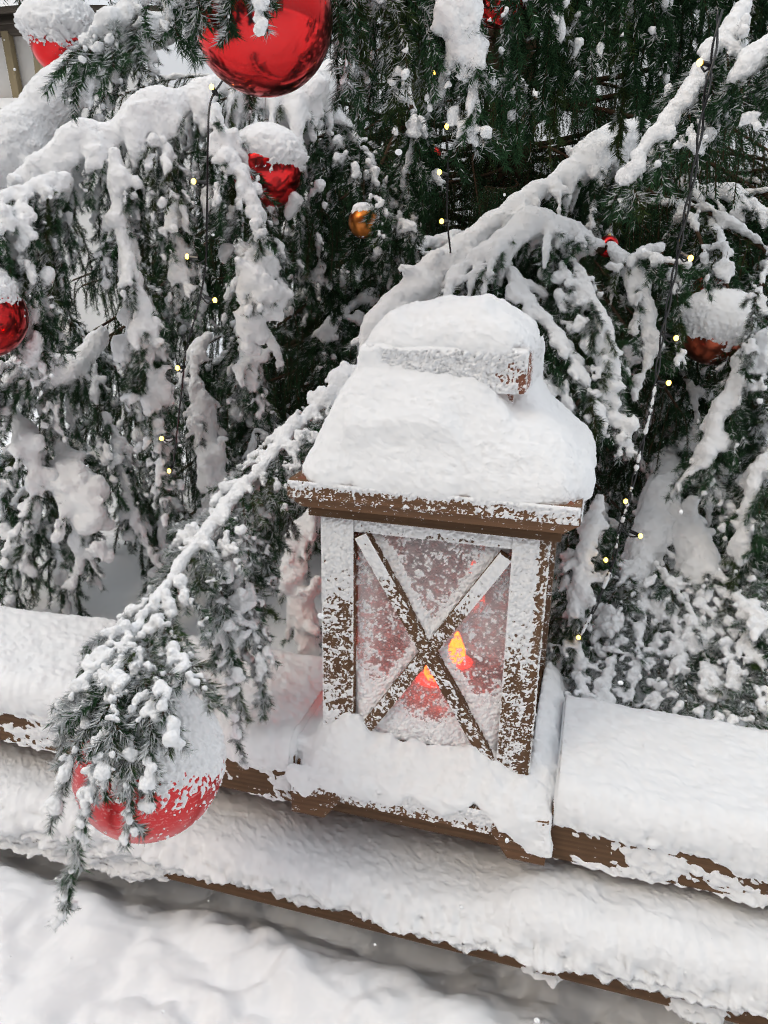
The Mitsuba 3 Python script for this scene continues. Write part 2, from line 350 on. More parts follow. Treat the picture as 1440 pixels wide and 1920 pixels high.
obj('glass_pane', pane([(-g, YG, GZ0), (g, YG, GZ0), (g, YG, GZ1), (-g, YG, GZ1)]), 'glass_mat', L)
obj('glass_pane', pane([(g, -YG, GZ0), (-g, -YG, GZ0), (-g, -YG, GZ1), (g, -YG, GZ1)]), 'glass_mat', L)
for sx in (-1, 1):
    obj('glass_pane', pane([(sx * -YG, -sx * 0.141, GZ0), (sx * -YG, sx * 0.141, GZ0), (sx * -YG, sx * 0.141, GZ1), (sx * -YG, -sx * 0.141, GZ1)]), 'glass_mat', L)
obj('inner_floor', rbox(-0.138, 0.138, -0.138, 0.138, Zb + 0.004, Zb + 0.014, 0.002), 'inner_wood', L)
obj('inner_ceiling', rbox(-0.138, 0.138, -0.138, 0.138, Zt - 0.012, Zt - 0.004, 0.002), 'inner_wood', L)
# roof: bevelled plate, low pyramid, chimney box, cap
ZP = Zt + Hp
plate = [(sx * (0.21 - (0.02 if z == Zt else 0)), sy * (0.21 - (0.01 if z == Zt else 0)), z) for sx in (-1, 1) for sy in (-1, 1) for z in (Zt, Zt + 0.017, ZP)]
obj('roof_plate', hull(plate), 'lantern_wood_x', L)
obj('roof_trim', rbox(-0.187, 0.187, -0.187, 0.187, Zt - 0.018, Zt - 0.0005, 0.002), 'lantern_wood_dark', L)
rk = obj('roof', hull([(sx * a, sy * a, z) for sx in (-1, 1) for sy in (-1, 1) for a, z in ((0.2, ZP - 0.001), (0.1, 0.675))]), 'roof_wood', L)
obj('chimney', rbox(-0.098, 0.098, -0.098, 0.098, 0.655, 0.707, 0.003), 'roof_wood', L)
ck = obj('cap', rbox(-0.118, 0.118, -0.118, 0.118, 0.707, 0.768, 0.006), 'roof_wood', L)

# snow on the roof, as one mass on a grid
h = 0.004
gx = np.arange(-0.25, 0.25, h); gz = np.arange(0.54, 0.88, h)
X, Y, Z = np.meshgrid(gx, gx, gz, indexing='ij')
XY = np.stack(list(np.meshgrid(gx, gx, indexing='ij')) + [np.zeros((len(gx), len(gx)))], -1)
x2, y2 = XY[..., 0], XY[..., 1]
n1, n2 = fbm(XY * 9, 3, 41) - 0.5, fbm(XY * 45, 3, 42) - 0.5
mrad = (np.abs(x2)**7 + np.abs(y2)**7)**(1 / 7)
zr = ZP + np.clip((0.2 - mrad) / 0.1, 0, 1) * 0.098
edge = np.clip((0.2125 + 0.012 * sstep(0.15, 0.2, x2) * sstep(-0.2, -0.1, y2) + 0.004 * n1 + 0.012 * n2 - mrad) / np.where((x2 > 0.05) | (y2 > 0), 0.06, 0.075), 0, 1)
t = (0.056 + 0.03 * n1 + 0.006 * n2) * np.sqrt(1 - (1 - edge)**2)
t += 0.035 * np.exp(-((x2 + 0.12) / 0.07)**2) * sstep(0.21, 0.15, mrad) + 0.02 * np.exp(-((y2 + 0.13) / 0.05)**2) * sstep(0.10, 0.02, np.abs(x2)) - 0.014 * np.exp(-((mrad - 0.15) / 0.03)**2) * (x2 > 0.1)
t -= 0.045 * np.exp(-((x2 - 0.105) / 0.028)**2 - ((y2 + 0.105) / 0.028)**2)
zs = zr + t
occ = ((Z < zs[..., None]) & (Z > (zr - 0.012)[..., None]) & (edge[..., None] > 0)).astype(np.float32)
m2 = (np.abs(x2 + 0.004)**5 + np.abs(y2)**5)**(1 / 5)
e2 = np.clip((0.122 + 0.012 * n1 + 0.016 * n2 - m2) / 0.085, 0, 1)
zc = 0.766 + (0.050 + 0.05 * n1 + 0.024 * n2) * (1 - (1 - e2)**2.2)**0.6 + 0.012 * np.exp(-((x2 - 0.03) / 0.05)**2)
occ = np.maximum(occ, ((Z < zc[..., None]) & (Z > 0.758) & (e2[..., None] > 0)).astype(np.float32))
occ = np.maximum(occ, ((Z > 0.62) & (Z < (0.742 - 0.95 * np.clip(-0.112 - y2, 0, 1) + 0.03 * n1 - 0.05 * sstep(0.0, 0.08, x2))[..., None]) & ((y2 > -0.19 + 0.02 * n1) & (y2 < -0.09) & (x2 < 0.06 + 0.03 * n1) & (x2 > -0.13))[..., None]).astype(np.float32))
fill = 0.128 + 0.012 * n2                             # drift packed against the left and rear of cap and chimney
occ = np.maximum(occ, ((Z > 0.62) & (Z < 0.766) & (((x2 < -0.09) & (x2 > -fill - 0.006) & (np.abs(y2) < 0.126)) | ((y2 > 0.09) & (y2 < fill) & (np.abs(x2) < 0.126)))[..., None]).astype(np.float32))
occ = gaussian_filter(occ, 1.5)
P = np.stack([X, Y, Z], -1)
near = np.abs(occ - 0.5) < 0.49
occ[near] += (0.3 * (fbm(P[near] @ ROT * 110, 3, 43) - 0.5)).astype(np.float32)
obj('snow', crumble(*surface_nets(occ, 0.5, np.array([gx[0], gx[0], gz[0]]), h), .0026), 'snow_mat', rk, smooth=True)

def face_sheet(x0, x1, z0, z1, y, fn, step, seed, nx=0):
    if nx:
        a, b = np.arange(x0, x1 + step, step), np.arange(z0, z1 + step, step)
        A, B = np.meshgrid(a, b, indexing='ij')
        X = np.stack([np.full_like(A, y), A, B], -1); N = np.array([float(nx), 0, 0])
    else:
        a, b = np.arange(x0, x1 + step, step), np.arange(z0, z1 + step, step)
        A, B = np.meshgrid(a, b, indexing='ij')
        X = np.stack([A, np.full_like(A, y), B], -1); N = np.array([0, -1.0, 0])
    th = fn(X, A, B)
    ed = np.minimum(np.minimum(A - x0, x1 - A), np.minimum(B - z0, z1 - B))
    th = np.minimum(th, 0.001 + 0.9 * np.maximum(ed, 0))
    return sheet(X, th, N, th < -0.0006)

# granular snow stuck to the cap's front and side, the plate's edge, posts, rails and glass
def speck(X, cov, seed, k=1.0, big=1.0):
    Q = X @ ROT
    return 0.010 * k * ((fbm(Q * 75 * big, 2, seed) - 0.5) * 0.36 + (fbm(Q * 210, 2, seed + 1) - 0.5) * 0.38 + (noise(Q * 480, seed + 2) - 0.5) * 0.5 - 0.5 + cov)
capf = lambda X, a, b: 0.006 * sstep(0.1, 0.0, a) * fbm(X * 30, 2, 50) + speck(X, 0.63 - 0.24 * sstep(0.092, 0.112, a) * sstep(0.75, 0.73, b) + 0.10 * sstep(0.74, 0.768, b), 51, 1.6)
obj('snow', cat([face_sheet(-0.118, 0.118, 0.707, 0.77, -0.118, capf, 0.0017, 0), face_sheet(-0.098, 0.098, 0.66, 0.707, -0.098, lambda X, a, b: speck(X, 0.62 - 0.34 * sstep(0.06, 0.08, a), 53, 1.3), 0.0017, 0),
                 face_sheet(-0.118, 0.118, 0.707, 0.77, 0.118, lambda X, a, b: speck(X, 0.36 + 0.3 * sstep(-0.08, 0.0, a), 55, 1.3), 0.0025, 0, 1)]), 'snow_mat', ck, smooth=True)
platef = lambda X, a, b: speck(X, 0.40 + 0.3 * sstep(ZP - 0.016, ZP, b) + 0.16 * sstep(0.06, 0.16, a) + 0.10 * sstep(-0.15, -0.19, a), 57, 1.2)
obj('snow', cat([face_sheet(-0.209, 0.209, Zt + 0.017, ZP, -0.21, platef, 0.0017, 0), face_sheet(-0.209, 0.209, Zt + 0.017, ZP, 0.21, lambda X, a, b: speck(X, 0.6, 58), 0.0025, 0, 1)]), 'snow_mat', 'wooden_lantern__roof_plate', smooth=True)
pl = lambda X, a, b: speck(X, 0.50 + 0.25 * sstep(0.36, 0.46, b) + 0.08 * sstep(0.2, 0.13, b) - 0.08 * np.exp(-((b - 0.27) / 0.06)**2) + 0.05 * sstep(-0.13, -0.17, a), 61, 1.0)
pr = lambda X, a, b: speck(X, 0.475 + 0.26 * sstep(0.28, 0.42, b) * sstep(0.165, 0.15, a) - 0.06 * sstep(0.15, 0.17, a), 63, 1.1)
ph = ['wooden_lantern__post', 'wooden_lantern__post_002']
obj('snow', face_sheet(-W, -W + SW, Zb + 0.01, Zt - 0.005, -W, pl, 0.0017, 0), 'snow_mat', ph[0], smooth=True)
obj('snow', face_sheet(W - SW, W, Zb + 0.01, Zt - 0.005, -W, pr, 0.0017, 0), 'snow_mat', ph[1], smooth=True)
obj('snow', face_sheet(-W, -W + 0.03, Zb + 0.01, Zt - 0.005, W, lambda X, a, b: speck(X, 0.40, 65), 0.0025, 0, 1), 'snow_mat', ph[1], smooth=True)
tr = lambda X, a, b: speck(X, 0.62 + 0.2 * sstep(Zt - 0.038, Zt - 0.025, b), 67, 1.2)
obj('snow', face_sheet(-GX, GX, Zt - 0.042, Zt - 0.012, -W + 0.003, tr, 0.0017, 0), 'snow_mat', 'wooden_lantern__rail', smooth=True)
def glass_cov(X, a, b):
    u = (a + GX) / (2 * GX); v = (b - GZ0) / (GZ1 - GZ0)
    drift = 0.5 * sstep(0.30, 0.08, v + 0.10 * np.cos(u * 6.28) * -1 + 0.04 * (fbm(X * 30, 2, 70) - 0.5))
    left = 0.25 * sstep(0.2, 0.02, u) * sstep(0.75, 0.2, v)
    c = 0.30 + drift + left + 0.04 * sstep(0.45, 0.9, v)
    for (p, q) in BARS:                                # snow lies along the upper side of each bar
        p, q = np.array(p), np.array(q); d = (q - p) / np.linalg.norm(q - p); nn = np.array([-d[1], d[0]]); nn = nn if nn[1] > 0 else -nn
        s = (a - p[0]) * nn[0] + (b - p[1]) * nn[1] - 0.011
        c = c + 0.45 * sstep(0.022, 0.002, s) * (s > -0.012)
    up = np.minimum(np.abs(a - 0.0) * 0 + b, b)
    c = c + 0.5 * sstep(0.045, 0.02, np.abs(a - 0.004)) * sstep(0.015, 0.0, b - (0.335 + 1.35 * np.abs(a - 0.004))) * (b > 0.30) * (b > 0.315 + 1.2 * np.abs(a - 0.004))
    return speck(X, c, 71, 1.25)
obj('snow', face_sheet(-GX, GX, GZ0, GZ1, YG - 0.0012, glass_cov, 0.0017, 0), 'snow_mat', 'wooden_lantern__glass_pane', smooth=True)
obj('snow', face_sheet(-GX, GX, GZ0, GZ1, -YG, lambda X, a, b: -speck(X, 0.45, 75) * 0 - 0.002 + 0 * a, 0.01, 0) if False else face_sheet(-0.14, 0.14, GZ0, GZ1, -YG + 0.001, lambda X, a, b: speck(X, 0.48 + 0.3 * sstep(0.2, 0.13, b), 75), 0.004, 0, 1), 'snow_mat', 'wooden_lantern__glass_pane_003', smooth=True)
for i, (p, q) in enumerate(BARS):                      # snow dust on the bars' faces
    p, q = np.array(p), np.array(q); d = (q - p) / np.linalg.norm(q - p); n = np.array([-d[1], d[0]])
    aa, bb = np.meshgrid(np.arange(0, np.linalg.norm(q - p), 0.0025), np.arange(-0.0105, 0.0106, 0.0021), indexing='ij')
    yy = -W - 0.002 if i == 0 else -W + 0.001
    X = np.stack([p[0] + d[0] * aa + n[0] * bb, np.full_like(aa, yy), p[1] + d[1] * aa + n[1] * bb], -1)
    th = np.minimum(speck(X, 0.46 + 0.25 * sstep(0.14, 0.02, aa) + 0.1 * (i == 1) * sstep(0.1, 0.02, aa), 81 + i), 0.001 + 0.9 * (0.0105 - np.abs(bb)))
    m = sheet(X, th, np.array([0, -1.0, 0]), th < -0.0006)
    obj('snow', m, 'snow_mat', bars[i], smooth=True)
# snow on the base ledge, drifted up against the front frame
h = 0.0035
gx = np.arange(-0.25, 0.25, h); gz = np.arange(-0.01, 0.24, h)
X, Y, Z = np.meshgrid(gx, gx, gz, indexing='ij')
x2, y2 = X[..., 0], Y[..., 0]
XY = np.stack([x2, y2, x2 * 0], -1)
n1, n2 = fbm(XY * 10, 3, 91) - 0.5, fbm(XY * 50, 3, 92) - 0.5
mr = (np.abs(x2)**9 + np.abs(y2 + 0.004)**9)**(1 / 9)
eo = np.clip((0.221 + 0.008 * (x2 < -0.17) * (y2 > -0.19) + 0.012 * n1 + 0.016 * n2 - mr) / 0.075, 0, 1)
zs = Zb + (0.036 + 0.035 * n1 + 0.018 * n2) * np.sqrt(1 - (1 - eo)**2)
dr_ = sstep(-0.225, -0.165, y2) * (y2 < -0.1)
zs += dr_ * (0.012 + 0.024 * sstep(0.09, -0.02, x2) + 0.03 * np.exp(-((x2 + 0.125) / 0.03)**2) + 0.02 * np.exp(-((x2 - 0.09) / 0.025)**2) - 0.02 * np.exp(-((x2 - 0.145) / 0.02)**2)) * sstep(0.2, 0.17, np.abs(x2)) + dr_ * 0.02 * n2
zs = np.where((x2 < -0.17) & (y2 > -0.19), np.maximum(zs, 0.118 + 0.02 * n1 + 0.012 * n2), zs)
zs += 0.03 * sstep(0.222, 0.18, x2) * (x2 > 0.172) * sstep(-0.2, 0, y2)
body = (np.abs(x2) < W - 0.004) & (np.abs(y2) < W - 0.016)
lowf = 0.060 + 0.05 * (fbm(XY * np.array([22, 0, 0]) + 3, 3, 93) - 0.5) - 0.055 * sstep(0.12, 0.2, x2) + 0.02 * np.exp(-((x2 + 0.19) / 0.02)**2) * -1
lows = 0.045 + 0.03 * (fbm(XY * np.array([0, 18, 0]) + 7, 3, 94) - 0.5) - 0.03 * sstep(0, -0.2, y2)
low = np.where(y2 < -0.206, lowf, np.where(x2 > 0.2, lows, np.where(x2 < -0.2, 0.03, Zb - 0.008)))
occ = ((Z < zs[..., None]) & (Z > low[..., None]) & (eo[..., None] > 0) & ~body[..., None]).astype(np.float32)
nz = fbm(np.stack([X, Z, X * 0], -1)[:, 0] * 35, 3, 96)[:, None] - 0.5
fr = (Y > -0.233 - 0.02 * nz - 0.1 * np.clip(Zb - 0.02 - Z, -1, 0)) & (Y < -0.214) & (Z > (low + 0.004)[..., None]) & (Z < Zb + 0.008 + 0.03 * nz) & (np.abs(X) < 0.216 + 0.02 * nz)
occ = np.maximum(occ, fr.astype(np.float32))
occ = gaussian_filter(occ, 1.25)
P = np.stack([X, Y, Z], -1); near = np.abs(occ - 0.5) < 0.49
occ[near] += (0.6 * (fbm(P[near] @ ROT * 95, 3, 95) - 0.5)).astype(np.float32)
obj('snow', crumble(*surface_nets(occ, 0.5, np.array([gx[0], gx[0], gz[0]]), h), .0024), 'snow_mat', bk, smooth=True)
apf = lambda X, a, b: speck(X, 0.40 + 0.25 * sstep(0.04, 0.07, b) + 0.12 * sstep(-0.16, -0.2, a), 97, 1.2)
obj('snow', face_sheet(-Wb, Wb, 0.037, Zb, -0.2255, apf, 0.0017, 0), 'snow_mat', bk, smooth=True)

# candles in the lantern
scene['flame_mat'] = {'type': 'diffuse', 'reflectance': {'type': 'rgb', 'value': [0.1, 0.03, 0.01]}}
scene['wax_mat'] = {'type': 'principled', 'base_color': {'type': 'rgb', 'value': [0.5, 0.09, 0.06]}, 'roughness': 0.4}
def lathe(prof, n=24):
    return trimesh.creation.revolve(np.array(prof), sections=n)
for i, (u, v, y, lab) in enumerate([(812, 1268, -0.06, 'lower red candle with an orange flame, in the lower triangle of the crossed lantern bars'), (855, 1236, 0.03, 'taller red candle with an orange flame, just right of the crossing of the lantern bars')]):
    k = thing('candle', lab, 'candle')
    z = Zb + 0.0145
    c = at(u, v, y); x = c[0]; hh = c[2] - z - .004
    obj('wax', lathe([(0, 0), (0.036, 0), (0.036, hh - 0.004), (0.031, hh), (0.02, hh - 0.008), (0, hh - 0.01)]).apply_translation((x, y, z)), 'wax_mat', k, smooth=40)
    obj('wick', tmesh([(x, y, z + hh - 0.012), (x, y, z + hh + 0.006)], 0.0012), 'cable_mat', k)
    fl = lathe([(0, -.004), (0.011, 0.0), (0.017, 0.012), (0.016, 0.026), (0.009, 0.044), (0.003, 0.058), (0, 0.062)], 14).apply_translation((x, y, z + hh))
    kk = obj('flame', fl, 'flame_mat', k, smooth=True)
    scene[kk]['emitter'] = {'type': 'area', 'radiance': {'type': 'rgb', 'value': [6.2, 0.25, 0.009]}}

# ---------------------------------------------------------------- the snow-laden spruce
rng = np.random.default_rng(7)
tree = thing('spruce_tree', 'large drooping spruce tree laden with fresh snow, filling the picture behind the lantern', 'tree')
WIND = unit(np.array([-0.25, -0.75, 0.6]))
TWIGS_AS_PARTS = 290
ntw = [0]; tris = {'needle': 0, 'snow': 0}

def grow(p0, d0, length, step, droop, jit):
    """Twigs growing from p0 along d0, bending down under their weight: (n, k, 3)."""
    n = len(p0); k = int(math.ceil(length.max() / step)) + 1
    P = np.zeros((n, k, 3)); P[:, 0] = p0; d = unit(d0)
    for i in range(1, k):
        d = unit(d + np.array([0, 0, -1.0]) * droop[:, None] * step * 10 + rng.normal(0, jit, (n, 3)))
        P[:, i] = P[:, i - 1] + d * step
    cnt = np.minimum(k, np.maximum(3, (length / step).astype(int) + 1))
    return P, cnt

def needles(P, Dn, tid, per, ln, wd, frost, seed, boost=None):
    """Needle triangles round the stem samples P with direction Dn; returns v, f, colours and the twig of each triangle."""
    n = len(P) * per
    P = np.repeat(P, per, 0) + rng.normal(0, 0.0012, (n, 3)); D = np.repeat(Dn, per, 0); tid = np.repeat(tid, per)
    r = unit(rng.normal(0, 1, (n, 3))); r = unit(r - (r * D).sum(1, keepdims=True) * D)
    dirn = unit(D * rng.uniform(0.55, 1.1, (n, 1)) + r * 0.85)
    l = ln * rng.uniform(0.7, 1.15, (n, 1))
    sd = unit(np.cross(dirn, rng.normal(0, 1, (n, 3)))) * wd * 0.5
    v = np.stack([P + sd, P - sd, P + dirn * l], 1).reshape(-1, 3)
    f = np.arange(3 * n).reshape(-1, 3)
    g = rng.uniform(0, 1, (n, 1)) * 0.6 + 0.4 * noise(P * 12, seed)[:, None]
    c = np.array([0.016, 0.036, 0.021]) * (1 - g) + np.array([0.036, 0.085, 0.036]) * g
    fr = (dirn @ WIND) * 0.25 + (r @ WIND) * 0.35 + fbm(P * 45, 2, seed + 1) * 0.9 + rng.uniform(-0.2, 0.2, n) > 1.02 - frost - (0 if boost is None else np.repeat(boost, per))
    hue = rng.uniform(0.65, 1.35, (tid.max() + 1, 1)) * np.where(rng.uniform(0, 1, (tid.max() + 1, 1)) < .12, [[1.5, 1.0, .75]], [[1.0, 1.0, 1.0]])
    c = c * hue[tid]
    c[fr] = np.array([0.68, 0.71, 0.72]) * rng.uniform(0.4, 1.05, (fr.sum(), 1))
    return v, f, np.repeat(c, 3, 0), tid

def bough(pts, twigs=26, tl=(0.12, 0.3), sr=0.03, cov=0.45, tr=0.010, frost=0.2, droop=1.0, lumps=(), h=0.0044, per=6, parts=True, sub=True, spread=0.8, rad=0.008, taper=1.0, t0=0.05, lab=None, nd=0.0024, pixels=True, wd=0.0017, down=0.0, amp=0.5, ks=0.85, kr=0.7, ka=0.72, fr0=0.7, rib=2, grain=0.0042, pad=.42, gr=None):
    cov, tr = min(.75, cov * ks), tr * kr; sr = None if sr is None else np.atleast_1d(sr) * ka
    seed = int(rng.integers(1 << 20))
    A = np.array([at(*p) for p in pts]) if pixels else np.asarray(pts, float)
    S = spline(A, 0.012); n = len(S)
    k = key(tree, 'bough')
    tan = unit(np.gradient(S, axis=0))
    q = np.linspace(0, 1, n)
    obj('wood', trimesh.Trimesh(*tube(S, rad * (1 - 0.75 * q), 6), process=False), 'bark_mat', k, smooth=True)
    # twigs
    ti = (t0 + (1 - t0) * (np.arange(twigs) + rng.uniform(0.1, 0.9, twigs)) / twigs); ti[-1] = 1.0
    ii = np.minimum(n - 1, (ti * n).astype(int))
    sd = np.cross(tan[ii], [0, 0, 1.0]); bad = np.linalg.norm(sd, axis=1) < 0.35
    sd[bad] = unit(np.c_[rng.normal(0, 1, (bad.sum(), 2)) * [1, 0.5], np.zeros(bad.sum())]); sd = unit(sd)
    sg = np.where(np.arange(twigs) % 2 == 0, 1.0, -1.0)
    d0 = sd * (sg * rng.uniform(0.4, 1.0, twigs) * spread)[:, None] + tan[ii] * 0.7 + np.array([0, 0, -down]) + rng.normal(0, 0.15, (twigs, 3))
    ln = rng.uniform(tl[0], tl[1], twigs) * (1 - 0.45 * ti * taper)
    P, cnt = grow(S[ii], d0, ln, 0.008, 1.35 * droop * rng.uniform(0.8, 1.3, twigs), 0.05)
    sp, sdn, sid, sal, stems = [], [], [], [], []
    pts_s, rel = [], []
    for j in range(twigs):
        q_ = P[j, :cnt[j]]; t_ = unit(np.gradient(q_, axis=0))
        m_ = max(4, int(ln[j] / nd)); x = np.linspace(0, len(q_) - 1, m_); x0 = np.minimum(len(q_) - 2, x.astype(int)); fr = (x - x0)[:, None]
        pp = q_[x0] * (1 - fr) + q_[x0 + 1] * fr; dd = unit(t_[x0] * (1 - fr) + t_[x0 + 1] * fr)
        sp.append(pp); sdn.append(dd); sid.append(np.full(m_, j)); sal.append(x * .008); stems.append(q_[::3] if len(q_) > 6 else q_)
    if rad <= .006:                      # a thin shoot carries needles itself
        m_ = int(len(S) * .012 / nd); x = np.linspace(0, n - 1, m_); x0 = np.minimum(n - 2, x.astype(int)); fr = (x - x0)[:, None]
        sp.append(S[x0] * (1 - fr) + S[x0 + 1] * fr); sdn.append(tan[x0]); sid.append(np.minimum(twigs - 1, (x / n * twigs).astype(int))); sal.append(x * 0 + .1)
    if sub:                              # side shoots
        bp, bd, bl, bi, ba = [], [], [], [], []
        for j in range(twigs):
            c = cnt[j]; st = np.arange(2, c - 1, 3)
            if len(st) == 0: continue
            t_ = unit(np.gradient(P[j, :c], axis=0))[st]
            s_ = unit(np.cross(t_, WIND + rng.normal(0, 0.4, 3))) * np.where(np.arange(len(st)) % 2, 1, -1)[:, None]
            bp.append(P[j, st]); bd.append(t_ * 1.0 + s_ * 0.62 + rng.normal(0, 0.15, (len(st), 3)))
            bl.append(rng.uniform(0.03, 0.075, len(st)) * (1.1 - 0.6 * st / c)); bi.append(np.full(len(st), j)); ba.append(st * .008)
        if bp:
            bp, bd, bl, bi, ba = np.vstack(bp), np.vstack(bd), np.concatenate(bl), np.concatenate(bi), np.concatenate(ba)
            Q, qc = grow(bp, bd, bl, 0.008, np.full(len(bp), droop * 1.2), 0.06)
            for i in range(len(bp)):
                q_ = Q[i, :qc[i]]; t_ = unit(np.gradient(q_, axis=0)); m_ = max(4, int(bl[i] / nd)); x = np.linspace(0, len(q_) - 1, m_); x0 = np.minimum(len(q_) - 2, x.astype(int)); fr = (x - x0)[:, None]
                sp.append(q_[x0] * (1 - fr) + q_[x0 + 1] * fr); sdn.append(t_[x0]); sid.append(np.full(m_, bi[i])); sal.append(ba[i] + x * .008)
    SP, SD, SI, SA = np.vstack(sp), np.vstack(sdn), np.concatenate(sid), np.concatenate(sal)
    val = fbm(SP * 20, 3, seed + 3) * 0.7 + 0.3 * fbm(SP * 75, 2, seed + 4) + 0.10 * np.exp(-SA / .06)
    lo_, hi_ = np.quantile(val, [1 - max(cov, .02), 1.0])
    v, f, c, tid = needles(SP, SD, SI, per, 0.0145, wd, frost * fr0, seed, .5 * sstep(lo_ - .02, lo_ + .06, val) if cov > .05 else None)
    tris['needle'] += len(f)
    own = parts and ntw[0] + twigs <= TWIGS_AS_PARTS
    def emit(sel, name, which, kind=None):
        vs, fs = tube(stems[which[0]], 0.0016, 3)
        tv, tf = [vs], [fs]; off = len(vs)
        for w_ in which[1:]:
            a, b = tube(stems[w_], 0.0016, 3); tv.append(a); tf.append(b + off); off += len(a)
        nf = f[sel]; vv = v[nf.reshape(-1)]; cc = c[nf.reshape(-1)]
        V = np.vstack(tv + [vv]); FF = np.vstack(tf + [np.arange(len(vv)).reshape(-1, 3) + off])
        C = np.vstack([np.tile([0.06, 0.04, 0.025], (off, 1)), cc])
        obj(name, trimesh.Trimesh(V, FF, process=False), 'needle_mat', k, color=C, kind=kind)
    if own:
        for j in range(twigs): emit(tid == j, 'twig', [j])
        ntw[0] += twigs
    else:
        emit(np.ones(len(f), bool), 'twigs', list(range(twigs)), 'stuff')
    # snow
    bp, br, bs = [], [], []
    if sr is not None:
        srs = np.interp(q, np.linspace(0, 1, len(np.atleast_1d(sr))), np.atleast_1d(sr))
        for i in range(0, n):
            r = srs[i] * (0.35 + 1.3 * fbm(S[i] * 17, 2, seed))
            if r > 0.004:
                bp.append(S[i] + np.array([0, 0, 0.45 * r]) + rng.normal(0, 0.16 * r, 3)); br.append(r); bs.append(r > .012)
    if sr is not None and srs.max() > .02:        # and over the first stretch of the side shoots, in ridges
        for j in range(0, twigs, rib):
            q_ = P[j, :min(cnt[j], int(rng.uniform(.06, .15) / .008))][1:]
            r0 = srs[ii[j]] * rng.uniform(.45, .8)
            for i_, p_ in enumerate(q_):
                r = r0 * (1 - .55 * i_ / len(q_)) * (.5 + fbm(p_ * 25, 2, seed))
                if r > .004: bp.append(p_ + WIND * .5 * r + rng.normal(0, .1 * r, 3)); br.append(r); bs.append(r > .009)
    if cov > 0:
        # snow clings in lumps to the upper and windward side of the shoots
        # powder along the shoots: thicker near the stem of the bough, thinning to nothing towards the tips
        g_ = gr or (.0052 if h < .004 else .0062)
        on = np.flatnonzero((val > lo_) & (rng.uniform(0, 1, len(SP)) < nd / (g_ * 1.2)))
        rr = g_ * (0.6 + 0.8 * (val[on] - lo_) / max(hi_ - lo_, 1e-6)) * rng.uniform(0.65, 1.35, len(on)) * (1 + .5 * np.exp(-SA[on] / .04))
        bp += list(SP[on] + WIND * (0.4 * rr[:, None] + 0.003) + rng.normal(0, 0.0028, (len(on), 3))); br += list(rr); bs += [False] * len(rr)
        # pads of snow lying on several shoots at once
        pv = fbm(SP * np.array([24, 24, 8.]), 2, seed + 8); top_ = np.quantile(pv, 1 - cov * pad)
        on = np.flatnonzero((pv > top_) & (val > np.median(val)) & (rng.uniform(0, 1, len(SP)) < nd / .013))
        rr = tr * rng.uniform(0.55, 1.15, len(on)) * np.clip(.55 + (pv[on] - top_) * 6, .5, 1.15)
        bp += list(SP[on] + WIND * (0.35 * rr[:, None] + 0.003) + rng.normal(0, 0.003, (len(on), 3))); br += list(rr); bs += [True] * len(rr)
    for (u, v_, y_, rp) in lumps:
        p = at(u, v_, y_); r = rp * px_size(p)
        for _ in range(18):
            o = rng.normal(0, 0.5, 3) * r * [1, .6, 1]
            bp.append(p + o); br.append(r * rng.uniform(0.22, 0.5)); bs.append(True)
    if bp:
        vv, ff = snow_blobs(bp, br, h, seed=seed, amp=amp, grain=grain, soft=np.array(bs, bool))
        if len(ff):
            tris['snow'] += len(ff)
            obj('snow', (vv, ff), 'snow_mat', k, smooth=True)
    return k

def chain(a, b, n, y0, y1, r0, r1):          # a run of lumps between two photo points
    return [(a[0] + (b[0] - a[0]) * t, a[1] + (b[1] - a[1]) * t, y0 + (y1 - y0) * t, r0 + (r1 - r0) * t) for t in np.linspace(0, 1, n)]

# front bough lying over the beam, carrying the big bauble
bough([(700, 690, .16), (640, 730, .10), (560, 800, .02), (480, 890, -.08), (400, 985, -.18), (320, 1090, -.28), (255, 1180, -.36), (215, 1255, -.41)], twigs=48, tl=(.09, .2), spread=1.15, sr=(.024, .022, .018, .015, .013, .010), cov=.75, tr=.011, frost=.45, droop=.7, h=.003, gr=.0044, pad=.3, lumps=[(640, 715, .11, 34), (600, 745, .06, 30), (550, 790, .02, 26), (395, 1040, -.2, 32), (420, 1080, -.22, 26)])
FR = dict(tl=(.022, .05), sr=None, cov=.66, tr=.006, frost=.5, pad=.14, fr0=.9, gr=.0036, grain=.003, droop=.5, h=.0024, rad=.002, nd=.0016, amp=.6, twigs=16, sub=False)
for a in ([(240, 1190, -.39), (180, 1320, -.48), (135, 1430, -.53), (98, 1535, -.55)], [(235, 1230, -.42), (205, 1370, -.52), (170, 1470, -.56), (148, 1570, -.57), (133, 1650, -.57), (116, 1720, -.56)],
          [(250, 1220, -.42), (242, 1380, -.53), (246, 1480, -.56), (237, 1562, -.56)], [(262, 1200, -.41), (280, 1340, -.52), (281, 1430, -.55), (284, 1510, -.55)],
          [(265, 1190, -.40), (305, 1290, -.5), (335, 1390, -.53)], [(300, 1160, -.37), (350, 1250, -.44), (402, 1322, -.47)], [(225, 1210, -.41), (150, 1300, -.47), (112, 1400, -.5)],
          [(245, 1210, -.42), (215, 1340, -.53), (205, 1420, -.56), (196, 1490, -.57)]):
    bough(a, **FR)
bough([(245, 1180, -.37), (220, 1260, -.45), (205, 1330, -.49)], twigs=14, tl=(.06, .13), sr=.008, cov=.6, tr=.007, frost=.5, pad=.2, gr=.0038, grain=.003, droop=.8, h=.003, spread=1.1, taper=0.2, rad=.003)
bough([(480, 880, -.02), (470, 960, -.10), (450, 1080, -.16), (430, 1200, -.2)], twigs=22, tl=(.10, .18), sr=(.016, .012, .012, .012), cov=.75, tr=.011, frost=.45, h=.003, gr=.0044, lumps=chain((440, 1170), (430, 1240), 3, -.21, -.22, 28, 24))
